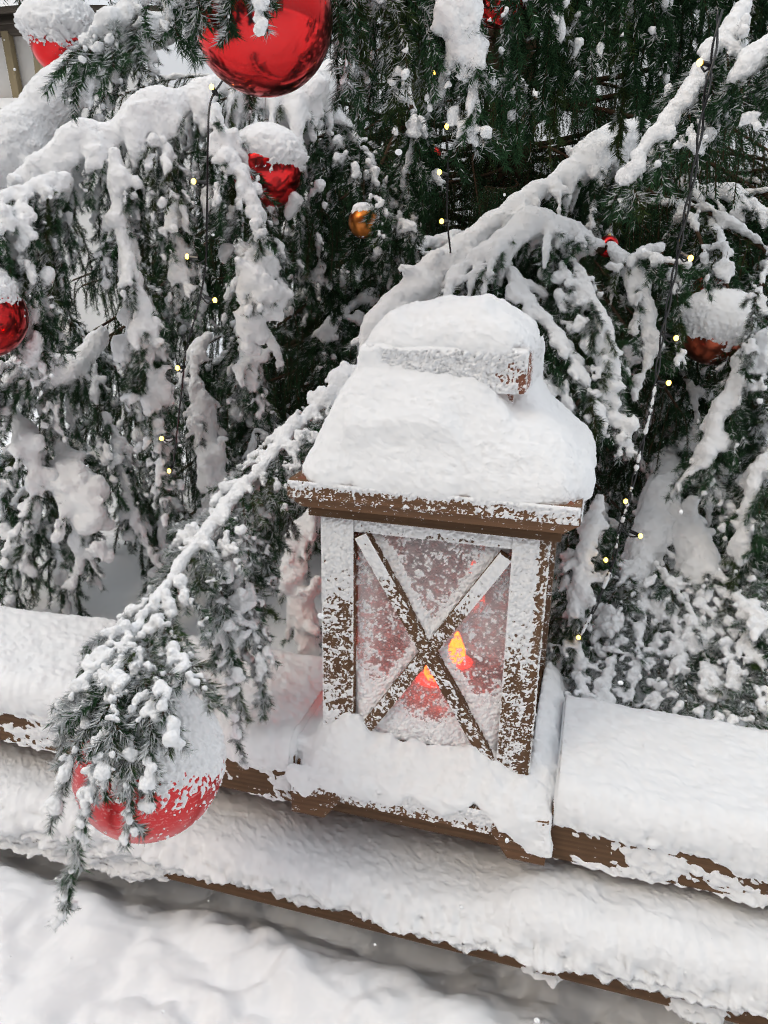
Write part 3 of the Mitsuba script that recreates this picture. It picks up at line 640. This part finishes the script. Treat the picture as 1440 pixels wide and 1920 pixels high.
for a in ([(410, 1080, -.2), (432, 1220, -.24), (447, 1310, -.25), (445, 1395, -.25)], [(460, 1100, -.15), (485, 1220, -.2), (492, 1340, -.21)]):
    bough(a, **{**FR, 'twigs': 14, 'tl': (.03, .07)})

for a in ([(440, -70, -.24), (432, 0, -.25), (424, 62, -.25)], [(478, -60, -.24), (486, 0, -.25), (489, 34, -.25)], [(452, 120, -.02), (460, 160, -.03), (465, 190, -.03)], [(390, -60, -.22), (372, 0, -.24), (366, 40, -.24)]):
    bough(a, **{**FR, 'cov': .5, 'twigs': 9, 'tl': (.02, .04)})
# upper-left main bough and what hangs from it
bough([(640, 150, .55), (560, 195, .42), (470, 175, .36), (400, 170, .32), (320, 212, .26), (235, 255, .2), (150, 280, .16), (90, 315, .13), (40, 345, .1)], twigs=34, tl=(.22, .42), sr=(.03, .046, .036, .028, .036, .042, .034, .04, .024), cov=.8, tr=.0175, frost=.25, droop=1.6, amp=.4, rib=1, lumps=[(250, 240, .19, 36), (560, 190, .42, 60), (520, 230, .42, 50)])
bough([(130, 345, .1), (70, 360, .05), (10, 372, .0), (-70, 395, -.04)], twigs=22, tl=(.2, .36), sr=(.022, .02, .018), cov=.8, tr=0.0150, frost=.3, droop=1.6)
bough([(215, 290, .16), (222, 380, .14), (235, 470, .13), (265, 560, .12), (275, 640, .12)], twigs=18, tl=(.08, .18), sr=(.026, .02, .018, .02, .024), cov=.8, tr=0.0163, frost=.3)
bough([(398, 205, .28), (425, 280, .25), (460, 350, .23), (490, 430, .22), (500, 520, .22)], twigs=18, tl=(.10, .2), sr=(.022, .024, .022, .016, .02), cov=.8, tr=0.0150, frost=.3, lumps=chain((490, 500), (480, 640), 5, .2, .22, 44, 40))
bough([(300, 240, .22), (320, 340, .2), (335, 450, .2), (350, 540, .2)], twigs=16, tl=(.1, .2), sr=(.02, .012, .01, .01), cov=.8, tr=0.0137, frost=.3)
# far upper-left bough
bough([(320, 60, .85), (250, 80, .72), (190, 115, .62), (130, 175, .54), (70, 245, .47), (20, 305, .42), (-40, 360, .38)], twigs=26, tl=(.14, .26), sr=(.04, .055, .06, .062, .06, .055), cov=.8, tr=0.0225, frost=.3, amp=.3, lumps=[(60, 310, .44, 40), (20, 330, .42, 36)])
bough([(190, 640, .3), (130, 700, .25), (60, 690, .2), (-20, 720, .14)], twigs=20, tl=(.14, .26), sr=(.03, .036, .024), cov=.8, tr=0.0175, frost=.35, lumps=[(120, 690, .24, 40), (60, 660, .18, 30)])
# twigs hanging into the top of the picture, close to the camera
bough([(360, -90, -.10), (300, -30, -.2), (245, 20, -.24), (190, 65, -.27), (160, 85, -.28)], twigs=20, tl=(.08, .16), sr=(.012, .011, .01), cov=.5, tr=.009, frost=.5, h=.003, spread=1.0, droop=.8)
bough([(400, -90, -.22), (440, -75, -.24), (510, -70, -.25)], twigs=6, tl=(.05, .1), sub=False, sr=.006, cov=.4, tr=.008, frost=.4, h=.003)
bough([(560, -90, .02), (640, -60, .04), (720, -30, .08), (800, -10, .12)], twigs=22, tl=(.16, .28), sr=.012, cov=.22, tr=.008, frost=.45, droop=1.6)
bough([(850, -60, .1), (858, 20, .09), (875, 100, .09), (888, 180, .1), (880, 250, .1)], twigs=18, tl=(.06, .13), sr=(.03, .04, .03, .014, .012), cov=.5, tr=.011, frost=.35, amp=.25, lumps=chain((850, 0), (885, 95), 5, .08, .08, 46, 34))
bough([(890, -70, .2), (980, -80, .22), (1080, -70, .28), (1180, -60, .32)], twigs=26, tl=(.2, .36), sr=.014, cov=.16, tr=.009, frost=.18, droop=1.9)
bough([(1150, -80, .35), (1260, -60, .4), (1360, -60, .45), (1460, -50, .45)], twigs=26, tl=(.25, .42), sr=.014, cov=.14, tr=.009, frost=.12, droop=1.9)
# right-hand boughs
bough([(1400, 15, .22), (1330, 105, .16), (1290, 185, .13), (1235, 248, .1), (1198, 305, .08), (1180, 345, .07)], twigs=18, tl=(.09, .19), sr=(.016, .024, .026, .024, .016), cov=.5, tr=.01, frost=.3, droop=1.2)
bough([(1490, 40, .1), (1430, 105, .07), (1385, 150, .05)], twigs=10, tl=(.08, .16), sr=.02, cov=.4, tr=.01, frost=.3)
bough([(1240, 280, .78), (1160, 280, .68), (1060, 335, .58), (970, 390, .5), (890, 455, .42), (810, 525, .36), (735, 590, .3), (690, 640, .27)], twigs=34, tl=(.16, .32), sr=(.03, .045, .03, .026, .026, .03, .036, .03), cov=.6, tr=.014, frost=.2, amp=.4, droop=1.2, rib=1, lumps=[(1110, 290, .62, 45), (780, 540, .33, 50), (720, 600, .29, 40), (840, 500, .38, 44)])
bough([(1130, 470, .5), (1050, 438, .43), (970, 440, .39), (900, 485, .35), (850, 520, .33)], twigs=20, tl=(.14, .26), sr=(.02, .03, .03, .028, .026), cov=.55, tr=.014, frost=.2, amp=.4, rib=1)
bough([(1040, 440, .42), (1085, 520, .37), (1125, 600, .33), (1150, 690, .3), (1150, 790, .28)], twigs=26, tl=(.08, .18), sr=(.022, .02, .02, .018, .016), cov=.6, tr=.017, frost=.2, lumps=chain((1080, 560), (1130, 680), 4, .34, .3, 28, 26))
bough([(950, 500, .36), (1000, 580, .31), (1055, 650, .28), (1100, 730, .26), (1130, 800, .25)], twigs=24, tl=(.08, .18), sr=(.02, .02, .018, .018, .016), cov=.6, tr=.017, frost=.2)
bough([(1140, 460, .5), (1195, 535, .45), (1218, 620, .43), (1215, 690, .42)], twigs=14, tl=(.06, .13), sr=(.018, .03, .026, .018), cov=.4, tr=.012, frost=.2)
bough([(1470, 620, .5), (1400, 690, .45), (1350, 780, .41), (1320, 880, .38)], twigs=20, tl=(.1, .22), sr=(.03, .034, .03, .02), cov=.5, tr=.014, frost=.2)
bough([(1500, 800, .45), (1440, 860, .4), (1400, 960, .36), (1390, 1060, .33)], twigs=18, tl=(.1, .2), sr=.02, cov=.5, tr=.014, frost=.2)
bough([(1240, 470, .5), (1200, 480, .45), (1290, 500, .4)], twigs=8, tl=(.08, .14), sr=.016, cov=.4, tr=.01, frost=.2)
bough([(1280, 350, .9), (1370, 370, .85), (1460, 420, .8)], twigs=14, tl=(.14, .26), sr=.03, cov=.2, tr=.012, frost=.1, h=.006)
# lower right pile: a snowy crest and the fronds that fan out from it over the beam
bough([(1290, 800, .8), (1255, 880, .65), (1230, 960, .5), (1205, 1050, .4), (1180, 1120, .33)], twigs=22, tl=(.1, .2), sr=(.026, .032, .045, .042, .026), cov=.75, tr=.015, frost=.35, amp=.6, rib=1, lumps=[(1275, 975, .48, 40), (1215, 1085, .38, 36)])
bough([(1250, 960, .5), (1295, 1020, .44), (1330, 1090, .37), (1350, 1150, .31)], twigs=22, tl=(.08, .18), sr=(.04, .045, .036, .02), cov=.75, tr=.014, frost=.4, amp=.6, rib=1, lumps=[(1370, 1140, .32, 34), (1300, 1120, .35, 38)])
FAN = dict(twigs=22, tl=(.035, .085), sr=(.013, .01, .007, .004), cov=.62, tr=.012, frost=.4, droop=.5, h=.0034, rad=.003, nd=.0022, parts=False, spread=1.1, pad=.3)
for (a, b, c_) in [((1190, 1090, .34), (1120, 1190, .24), (1085, 1300, .14)), ((1200, 1100, .33), (1160, 1210, .22), (1130, 1330, .11)), ((1210, 1110, .32), (1195, 1230, .2), (1180, 1345, .10)), ((1230, 1120, .31), (1235, 1240, .2), (1235, 1350, .09)),
                   ((1255, 1120, .31), (1280, 1240, .19), (1290, 1350, .08)), ((1280, 1120, .31), (1325, 1240, .19), (1345, 1355, .07)), ((1310, 1120, .31), (1370, 1230, .19), (1405, 1370, .06)), ((1340, 1130, .30), (1410, 1220, .2), (1455, 1330, .1)),
                   ((1350, 1110, .32), (1430, 1160, .24), (1480, 1240, .18)), ((1230, 1060, .36), (1300, 1160, .26), (1320, 1270, .18)), ((1200, 1050, .38), (1140, 1130, .28), (1110, 1230, .22)), ((1320, 1060, .38), (1390, 1130, .3), (1420, 1230, .24))]:
    bough([a, b, c_], **FAN)
bough([(1130, 930, .36), (1105, 1010, .28), (1085, 1090, .23), (1075, 1180, .2), (1090, 1260, .18)], twigs=20, tl=(.06, .14), sr=(.02, .02, .018, .02, .022), cov=.6, tr=.015, frost=.25)
# lower left
bough([(105, 790, .26), (125, 860, .22), (150, 930, .2), (150, 1010, .18), (150, 1080, .17)], twigs=20, tl=(.08, .17), sr=(.014, .024, .034, .02, .016), cov=.8, tr=0.0192, frost=.3, amp=.3, lumps=chain((135, 880), (165, 960), 5, .2, .18, 34, 50) + [(190, 1035, .16, 26)])
bough([(10, 760, .2), (50, 830, .17), (75, 900, .15), (60, 990, .15), (50, 1060, .15)], twigs=20, tl=(.08, .17), sr=(.02, .024, .02, .016), cov=.8, tr=0.0180, frost=.3, lumps=[(50, 830, .15, 36), (40, 1010, .13, 24)])
bough([(390, 630, .5), (365, 690, .45), (385, 780, .42), (405, 870, .4), (420, 940, .38)], twigs=20, tl=(.08, .18), sr=(.02, .02, .026, .03, .026), cov=.8, tr=0.0180, frost=.25, lumps=[(395, 900, .37, 34), (410, 850, .38, 30)])
bough([(250, 560, .22), (275, 650, .2), (285, 740, .2), (300, 830, .2), (310, 900, .22)], twigs=22, tl=(.1, .2), sr=(.02, .022, .016, .014), cov=.8, tr=0.0168, frost=.3, lumps=[(250, 590, .18, 40), (235, 650, .18, 36)])
bough([(480, 600, .3), (470, 680, .3), (490, 740, .3)], twigs=16, tl=(.1, .18), sr=(.026, .022, .014), cov=.8, tr=0.0156, frost=.25)
bough([(200, 780, .3), (230, 860, .28), (250, 950, .27), (270, 1020, .26)], twigs=20, tl=(.08, .18), sr=.016, cov=.8, tr=0.0168, frost=.25)
bough([(-30, 430, .06), (30, 500, .05), (60, 580, .04), (60, 660, .04)], twigs=18, tl=(.1, .2), sr=(.02, .016, .018, .022), cov=.8, tr=0.0144, frost=.35, lumps=[(55, 660, .02, 30)])
bough([(610, 930, .26), (570, 1000, .24), (555, 1080, .22), (570, 1170, .2), (590, 1240, .18)], twigs=24, tl=(.06, .15), sr=(.02, .03, .034, .03, .02), cov=.7, tr=.016, frost=.35, amp=.5, rib=1, lumps=[(570, 1100, .2, 40)])
# middle distance, in the dark behind the lantern
bough([(800, 470, .95), (720, 495, .85), (640, 530, .75), (560, 560, .68)], twigs=20, tl=(.14, .26), sr=(.03, .034, .03), cov=.3, tr=.012, frost=.1, h=.006)
bough([(700, 560, .8), (640, 590, .7), (600, 640, .62)], twigs=16, tl=(.12, .22), sr=.026, cov=.4, tr=.014, frost=.1, h=.006)
bough([(860, 450, .9), (780, 470, .8), (740, 510, .72)], twigs=14, tl=(.12, .2), sr=.034, cov=.3, tr=.012, frost=.1, h=.006)
bough([(620, 200, .5), (660, 260, .48), (700, 330, .48), (690, 420, .48)], twigs=22, tl=(.16, .3), sr=(.02, .016, .01), cov=.25, tr=.011, frost=.2)
bough([(560, 330, .6), (590, 420, .56), (600, 520, .55)], twigs=18, tl=(.16, .26), sr=(.02, .012, .01), cov=.25, tr=.011, frost=.2)
bough([(760, 160, .5), (780, 240, .48), (760, 330, .48), (750, 420, .5)], twigs=22, tl=(.14, .26), sr=(.016, .012, .01), cov=.25, tr=.01, frost=.2)
bough([(1300, 760, .9), (1250, 750, .85), (1220, 790, .8)], twigs=10, tl=(.1, .2), sr=.034, cov=.3, tr=.014, frost=.1, h=.006)
bough([(1450, 930, .7), (1380, 900, .65), (1300, 900, .6)], twigs=14, tl=(.1, .2), sr=.034, cov=.4, tr=.014, frost=.1, h=.006)
for (u, v, y) in [(-20, 640, .62), (60, 700, .55), (140, 610, .6), (220, 690, .55), (300, 600, .6), (380, 700, .62), (450, 640, .66), (30, 840, .42), (120, 900, .5), (210, 870, .45), (300, 930, .45), (400, 860, .55), (480, 800, .55), (90, 1000, .36), (330, 1010, .4), (-40, 930, .3), (0, 960, .24), (40, 930, .3), (-60, 820, .3), (0, 500, .5), (110, 440, .55), (330, 420, .6), (450, 380, .62), (240, 480, .6)]:
    a = rng.uniform(-70, 70)
    bough([(u - a, v - 40, y + .22), (u, v, y + .04), (u + a * .7, v + 60, y - .05), (u + a, v + 150, y - .08)], twigs=22, tl=(.12, .26), sr=.014, cov=.36, tr=.012, frost=.25, droop=1.4, h=.0065, per=3, wd=.002, parts=False)
for (u, v, y) in [(1080, 760, .62), (1180, 840, .7), (1290, 720, .7), (1400, 640, .66), (1440, 780, .6), (1340, 860, .6), (1430, 960, .5), (1130, 980, .5), (1400, 1080, .45), (1090, 1120, .36), (1330, 560, .62), (1220, 620, .7), (1350, 450, .6), (1440, 500, .6), (1300, 420, .66)]:
    a = rng.uniform(-70, 70)
    bough([(u - a, v - 40, y + .22), (u, v, y + .04), (u + a * .7, v + 60, y - .05), (u + a, v + 150, y - .08)], twigs=22, tl=(.12, .26), sr=.012, cov=.25, tr=.012, frost=.15, droop=1.4, h=.0065, per=3, wd=.002, parts=False)
for a in ([(1262, 500, .46), (1272, 580, .41), (1278, 670, .39)], [(1420, 540, .46), (1408, 620, .41), (1398, 700, .39)], [(708, 360, .33), (712, 410, .31), (710, 445, .30)]):
    bough(a, **{**FR, 'cov': .3, 'twigs': 10, 'tl': (.03, .06), 'droop': 1.2, 'parts': False, 'frost': .25})
# trunk, the boughs that fill the crown behind, and those above the picture
TX, TY = -0.2, 1.9
obj('trunk', tmesh(spline([(TX, TY, -0.2), (TX + .01, TY, 1.2), (TX, TY, 3.2)], 0.1), np.linspace(0.12, 0.07, 35)[:len(spline([(TX, TY, -0.2), (TX + .01, TY, 1.2), (TX, TY, 3.2)], 0.1))], 14), 'bark_mat', tree, smooth=True)

fill = []
for q in range(6):                    # six boughs of the crown behind, each used many times
    scene_, scene = scene, {}
    d = np.array([0.0, -1.0, 0])
    P = [d * t * 1.7 + np.array([0.1 * math.sin(5 * t + q), 0, -0.42 * t**2 + 0.05 * math.sin(9 * t + q)]) for t in (0.04, .3, .55, .8, 1)]
    bough(P, twigs=62, tl=(.2, .42), sr=(.0, .01, .02, .016) if q < 2 else None, cov=.14 if q < 2 else 0, tr=.007, frost=.02, droop=1.9, h=.009, per=2, parts=False, nd=.006, pixels=False, wd=.0026, rad=.012, spread=1.1, t0=.25)
    made, scene = scene, scene_
    scene[f'crown_bough_{q}'] = {'type': 'shapegroup', **{k.split('__')[-1]: v for k, v in made.items()}}
    for k in made: labels.pop(k, None)
_used['spruce_tree__bough'] -= 6
def crown(p, az, size, tilt, q):
    k = key(tree, 'bough')
    scene[k] = {'type': 'instance', 'shapegroup': {'type': 'ref', 'id': f'crown_bough_{q}'},
                'to_world': T().translate([float(x) for x in p]).rotate([0, 0, 1], math.degrees(az) + 90).rotate([1, 0, 0], tilt).scale(size)}
for i in range(330):
    front = i < 250
    z = rng.uniform(0.3, 3.4) if i % 2 else rng.uniform(0.3, 1.5)
    az = rng.uniform(-3.1, -0.05) if front else rng.uniform(0, 3.14)
    reach = min(1.75, 1.42 / max(0.2, -math.sin(az))) if front else 1.5
    crown((TX, TY, z), az, rng.uniform(0.52, 1.0) * reach / 1.7 * (1 if z < 2.2 else 0.85), rng.uniform(-12, 8), int(rng.integers(6)) if front else int(rng.integers(3, 6)))

# ---------------------------------------------------------------- baubles
def bauble(u, v, y=None, rp=None, r=None, mat='red_mirror', name='red_bauble', label='', cover=0.35, seed=0, thick=0.012, lowf=1.8, hf=1.3, fade=.8, dist=None, sub=5, lean=(0, 0, 1), soft=0.4, group=None):
    if y is None:
        d = CM.T @ np.array([(u - 720) / F, (v - 960) / F, 1.0]); c = CAM + d * dist
    else: c = at(u, v, y)
    if r is None: r = rp * px_size(c)
    k = thing(name, label, 'bauble', group)
    obj('ball', trimesh.creation.icosphere(5 if r > .06 else 4, r).apply_translation(c), mat, k, smooth=True)
    obj('cap', lathe([(0, -.004), (.16 * r, -.004), (.17 * r, .12 * r), (.05 * r, .16 * r), (0, .16 * r)], 20).apply_translation(c + [0, 0, r]), 'gold_cap_mat', k, smooth=30)
    a = np.linspace(0, 2 * np.pi, 20)
    obj('hanger', cat([tmesh(np.c_[np.cos(a) * .09 * r, a * 0, np.sin(a) * .09 * r] + c + [0, 0, 1.22 * r], .012 * r, 5), tmesh(np.array([[0, 0, 1.28 * r], [0, 0, 1.28 * r + .06]]) + c, .0005, 5)]), 'bark_mat', k)
    if cover > 0:
        s = trimesh.creation.icosphere(sub, 1.0); n = s.vertices; p = c + n * r
        w_ = n @ unit(np.array(lean, float))
        th = thick * (sstep(1 - 2 * cover - soft, 1 - 2 * cover + soft, w_) * 1.6 - 0.55 + (lowf * (fbm(p * 26, 3, seed) - 0.5) + hf * (fbm(p @ ROT * 210, 2, seed + 1) - 0.5)) * (1 - fade * sstep(1 - 2 * cover, 1 - 2 * cover + .6, w_)))
        keep = (th[s.faces] > -0.0006).any(1)
        m = trimesh.Trimesh(p + n * th[:, None], s.faces[keep], process=False); m.remove_unreferenced_vertices()
        obj('snow', m, 'snow_mat', k, smooth=True)
    return c, r
bauble(490, 30, rp=134, dist=1.04, label='large shiny red bauble hanging at the top, left of centre', cover=0)
bauble(281, 1432, rp=137, dist=1.04, mat='red_satin', label='large frosted red bauble under the front bough, left of the lantern', cover=.30, seed=3, thick=.005, lowf=1.3, hf=2.4, fade=.3, lean=(.3, .1, .9), soft=.55, sub=6)
bauble(502, 320, y=.34, rp=66, label='shiny red bauble with snow on top, below the largest one', cover=.33, seed=5, thick=.016, lean=(.15, -.1, 1))
bauble(-34, 590, y=-.06, rp=80, label='red bauble cut off by the left edge of the picture', cover=.25, seed=7)
bauble(118, 78, y=.6, rp=60, label='red bauble under a deep snow cap in the top left corner', cover=.42, seed=9, thick=.026, lean=(0, -.3, 1))
bauble(682, 417, y=.36, rp=29, mat='gold_bauble_mat', name='gold_bauble', label='small golden orange bauble among dark twigs, left of the middle lights', cover=.15, seed=11, thick=.006, sub=4)
bauble(1342, 618, y=.56, rp=66, mat='copper_bauble_mat', name='copper_bauble', label='copper bauble under a heavy snow cap at the right', cover=.47, seed=13, thick=.014, lean=(0, -.25, 1))
bauble(935, -18, y=.24, rp=62, label='red bauble half hidden by twigs at the top edge, right of centre', cover=.2, seed=15)
bauble(1330, 532, y=.62, rp=34, label='small dark red bauble just above the copper one', cover=.3, seed=17, sub=5)
bauble(812, 290, y=.62, rp=15, label='tiny red bauble between the lights in the middle of the tree', cover=0)
bauble(1140, 462, y=.56, rp=20, label='tiny red bauble in the dark right of the centre bough', cover=0)

# ---------------------------------------------------------------- light strings
scene['led_mat'] = {'type': 'diffuse', 'reflectance': {'type': 'rgb', 'value': [0.7, 0.65, 0.4]}}
def light_string(label, cable, bulbs, seed, snow=False, pair=True):
    k = thing('light_string', label, 'light string')
    P = spline([at(*p) for p in cable], .006); n = len(P)
    q = np.arange(n)
    t = unit(np.gradient(P, axis=0)); a = unit(np.cross(t, [0.3, 1, 0.2])); b = np.cross(t, a)
    ms = []
    for ph in ((0, math.pi) if pair else (0,)):
        off = (np.cos(q * .35 + ph)[:, None] * a + np.sin(q * .35 + ph)[:, None] * b) * (.0028 if pair else 0)
        ms.append(tmesh(P + off, .0018, 6))
    for (u, v, y) in bulbs:
        c = at(u, v, y); j = np.argmin(np.linalg.norm(P - c, axis=1))
        m_ = (c + P[j]) / 2 + [0, 0, -.01]
        ms.append(tmesh(spline([P[j], m_, c], .006), .0016, 5))
    obj('cable', cat(ms), 'cable_mat', k, smooth=True)
    for (u, v, y) in bulbs:
        c = at(u, v, y); j = np.argmin(np.linalg.norm(P - c, axis=1)); d = unit(c - P[j] + np.array([0, -.002, 0]))
        obj('socket', tmesh([c - d * .022, c - d * .004], .0036, 8), 'cable_mat', k)
        s = trimesh.creation.icosphere(2, .0040); s.vertices = s.vertices * [1, 1, 1.2] + c
        kk = obj('bulb', s, 'led_mat', k, smooth=True)
        scene[kk]['emitter'] = {'type': 'area', 'radiance': {'type': 'rgb', 'value': [2.6, 1.4, 0.16]}}
    if snow:
        val = fbm(P * 30, 2, seed); on = (val > .55) & (P[:, 2] < .7)
        vv, ff = snow_blobs(P[on] + [0, -.003, .002], .009 * (val[on] - .2) * np.random.default_rng(seed).uniform(.5, 1.2, on.sum()), .0024, seed=seed)
        obj('snow', (vv, ff), 'snow_mat', k, smooth=True)
light_string('string of small warm lights hanging down the left part of the tree', [(418, 150, .20), (395, 190, .17), (390, 260, .15), (388, 400, .13), (385, 500, .12), (370, 580, .12), (350, 650, .13), (345, 690, .14), (335, 780, .15), (325, 870, .15)],
             [(397, 163, .17), (363, 340, .12), (351, 481, .12), (403, 563, .12), (333, 690, .12), (303, 822, .12), (317, 883, .12)], 1, pair=False)
light_string('string of bright warm lights hanging in the middle above the lantern', [(815, 60, .3), (825, 140, .3), (836, 230, .3), (840, 300, .3), (838, 400, .3), (845, 475, .3)],
             [(812, 137, .28), (838, 237, .28), (824, 323, .28), (828, 415, .28)], 2, pair=False)
light_string('black twin light cable with snow on it hanging down the right of the tree', [(1350, 20, .08), (1335, 120, .06), (1320, 200, .05), (1300, 330, .08), (1280, 430, .12), (1255, 560, .18), (1240, 640, .2), (1222, 760, .22), (1195, 870, .24), (1178, 940, .25), (1160, 1000, .26), (1148, 1060, .24), (1115, 1140, .19), (1090, 1190, .16)],
             [(1312, 117, .05), (1295, 484, .13), (1268, 634, .18), (1254, 718, .2), (1173, 940, .22), (1201, 1005, .24), (1136, 1050, .22), (1085, 1195, .16)], 3, snow=True)

# ---------------------------------------------------------------- timber hut behind the tree, top left
scene['plaster_mat'] = {'type': 'diffuse', 'reflectance': mikit.proc(lambda p, n, uv: mikit.mix((0.62, 0.6, 0.57), (0.72, 0.7, 0.67), mikit.fbm(p.x * 3, p.y * 3, p.z * 3)))}
scene['pale_timber'] = {'type': 'diffuse', 'reflectance': mikit.proc(lambda p, n, uv: mikit.mix((0.2, 0.16, 0.1), (0.34, 0.28, 0.18), mikit.fbm(p.x * 14, p.y * 14, p.z * 2)))}
scene['dark_timber'] = {'type': 'diffuse', 'reflectance': mikit.proc(lambda p, n, uv: mikit.mix((0.05, 0.042, 0.036), (0.14, 0.12, 0.1), mikit.fbm(p.x * 3, p.y * 14, p.z * 30)))}
hut = thing('market_hut', 'pale timber market hut with snowy ledges at the top left edge, far behind the tree', 'hut')
hy = 5.0
a_, b_ = at(0, 285, hy), at(0, 205, hy); c_, d_ = at(0, 70, hy), at(60, 40, hy)
xr, xl = at(78, 100, hy)[0], at(-500, 100, hy)[0]
obj('wall', rbox(xl, xr - .02, hy + .02, hy + 2.5, -.3, d_[2] - .05, .01), 'plaster_mat', hut)
obj('counter', rbox(xl - .1, xr, hy - .1, hy + .018, a_[2] - .35, b_[2] - .02, .01), 'dark_timber', hut)
obj('beam', rbox(xl - .1, xr + .02, hy - .05, hy + .018, c_[2], c_[2] + .08, .01), 'dark_timber', hut)
p0, p1 = at(38, 200, hy - .03), at(12, 60, hy - .03)
obj('post', hull([p + np.array([dx, dy, 0]) for p in (p0, p1) for dx in (-.035, .035) for dy in (-.03, .03)]), 'pale_timber', hut)
obj('post', rbox(xr - .06, xr, hy - .04, hy + .019, b_[2] - .02, c_[2], .005), 'pale_timber', hut)
obj('roof', hull([(x, y, z) for x in (xl - .3, xr + .1) for y, z in ((hy - .3, c_[2] + .085), (hy - .3, c_[2] + .13), (hy + 2.8, c_[2] + 1.0), (hy + 2.8, c_[2] + .95))]), 'dark_timber', hut)
def slab(x0, x1, y0, y1, z0a, z0b, th, seed):
    X, Y = np.meshgrid(np.arange(x0, x1, .05), np.arange(y0, y1, .05), indexing='ij')
    Z = z0a + (z0b - z0a) * (Y - y0) / (y1 - y0)
    e = np.minimum(np.minimum(X - X.min(), X.max() - X), np.minimum(Y - Y.min(), Y.max() - Y))
    return sheet(np.stack([X, Y, Z], -1), th * np.sqrt(np.clip(e / .12, 0, 1)) * (.8 + .4 * fbm(np.stack([X, Y, Z], -1) * 3, 3, seed)), np.array([0, 0, 1.0]))
obj('snow', cat([slab(xl - .35, xr + .15, hy - .35, hy + 2.8, c_[2] + .11, c_[2] + .99, .22, 5), slab(xl - .1, xr + .02, hy - .14, hy + .03, b_[2] - .022, b_[2] - .022, .13, 6)]), 'soft_snow_mat', hut, smooth=True)

# ---------------------------------------------------------------- houses across the square, behind the viewer (seen in the baubles)
scene['house_wall_mat'] = {'type': 'diffuse', 'reflectance': mikit.proc(lambda p, n, uv: mikit.mix((0.16, 0.1, 0.07), (0.3, 0.2, 0.14), mikit.fbm(p.x * .8, p.y * .8, p.z * 5)))}
scene['pane_mat'] = {'type': 'plastic', 'diffuse_reflectance': {'type': 'rgb', 'value': [0.02, 0.022, 0.026]}}
for (x, y, wd, hh, lab) in ((-7.5, -9.5, 8, 6.2, 'brown timber house across the square, mirrored on the left in the large shiny bauble'), (1.2, -10, 7.4, 7.2, 'tallest brown timber house across the square, mirrored in the middle of the large shiny bauble'), (9.4, -8.5, 7.6, 5.6, 'lower brown timber house across the square, mirrored on the right in the large shiny bauble')):
    k = thing('house', lab, 'house')
    obj('wall', rbox(x - wd / 2, x + wd / 2, y - 6, y, -.3, hh, .01), 'house_wall_mat', k)
    rf = obj('roof', hull([(x + sx * (wd / 2 + .4), yy, zz) for sx in (-1, 1) for yy, zz in ((y + .6, hh + .01), (y + .6, hh + .2), (y - 3, hh + 2.6), (y - 6.6, hh + .01), (y - 6.6, hh + .2))]), 'dark_timber', k)
    obj('snow', hull([(x + sx * (wd / 2 + .45), yy, zz) for sx in (-1, 1) for yy, zz in ((y + .66, hh + .21), (y + .66, hh + .5), (y - 3, hh + 2.95), (y - 6.66, hh + .21), (y - 6.66, hh + .5))]), 'soft_snow_mat', rf)
    for fl_ in range(int(hh // 2.6)):
        for c_ in range(4):
            wx = x - wd / 2 + (c_ + .5) * wd / 4; wz = .9 + 2.6 * fl_
            wk = obj('window', cat([rbox(wx - .55, wx + .55, y, y + .06, wz - .08, wz, .01), rbox(wx - .55, wx + .55, y, y + .06, wz + 1.3, wz + 1.38, .01), rbox(wx - .55, wx - .47, y, y + .055, wz, wz + 1.3, .01), rbox(wx + .47, wx + .55, y, y + .055, wz, wz + 1.3, .01)]), 'plaster_mat', k)
            obj('pane', rbox(wx - .47, wx + .47, y, y + .02, wz, wz + 1.3, .002), 'pane_mat', wk)

# ---------------------------------------------------------------- falling snow
fl = []
r2 = np.random.default_rng(5)
for i in range(90):
    d = r2.uniform(.5, 1.9); u, v = r2.uniform(0, 1440), r2.uniform(0, 1920)
    c = CAM + (CM.T @ np.array([(u - 720) / F, (v - 960) / F, 1.0])) * d
    if c[1] > -.28 and (c[2] < .3 or abs(c[0]) < .3): continue
    if c[2] < -.2: continue
    s = trimesh.creation.icosphere(1, r2.uniform(.0012, .0032)); s.vertices = s.vertices * r2.uniform(.7, 1.3, 3) + c
    fl.append(s)
obj('falling_snow', cat(fl), 'snow_mat', smooth=True, kind='stuff')
labels['falling_snow']['label'] = 'loose snowflakes drifting down in the air in front of the tree'
labels['falling_snow']['category'] = 'snow'
print('tris', tris, 'twig parts', ntw, 'entries', len(scene))
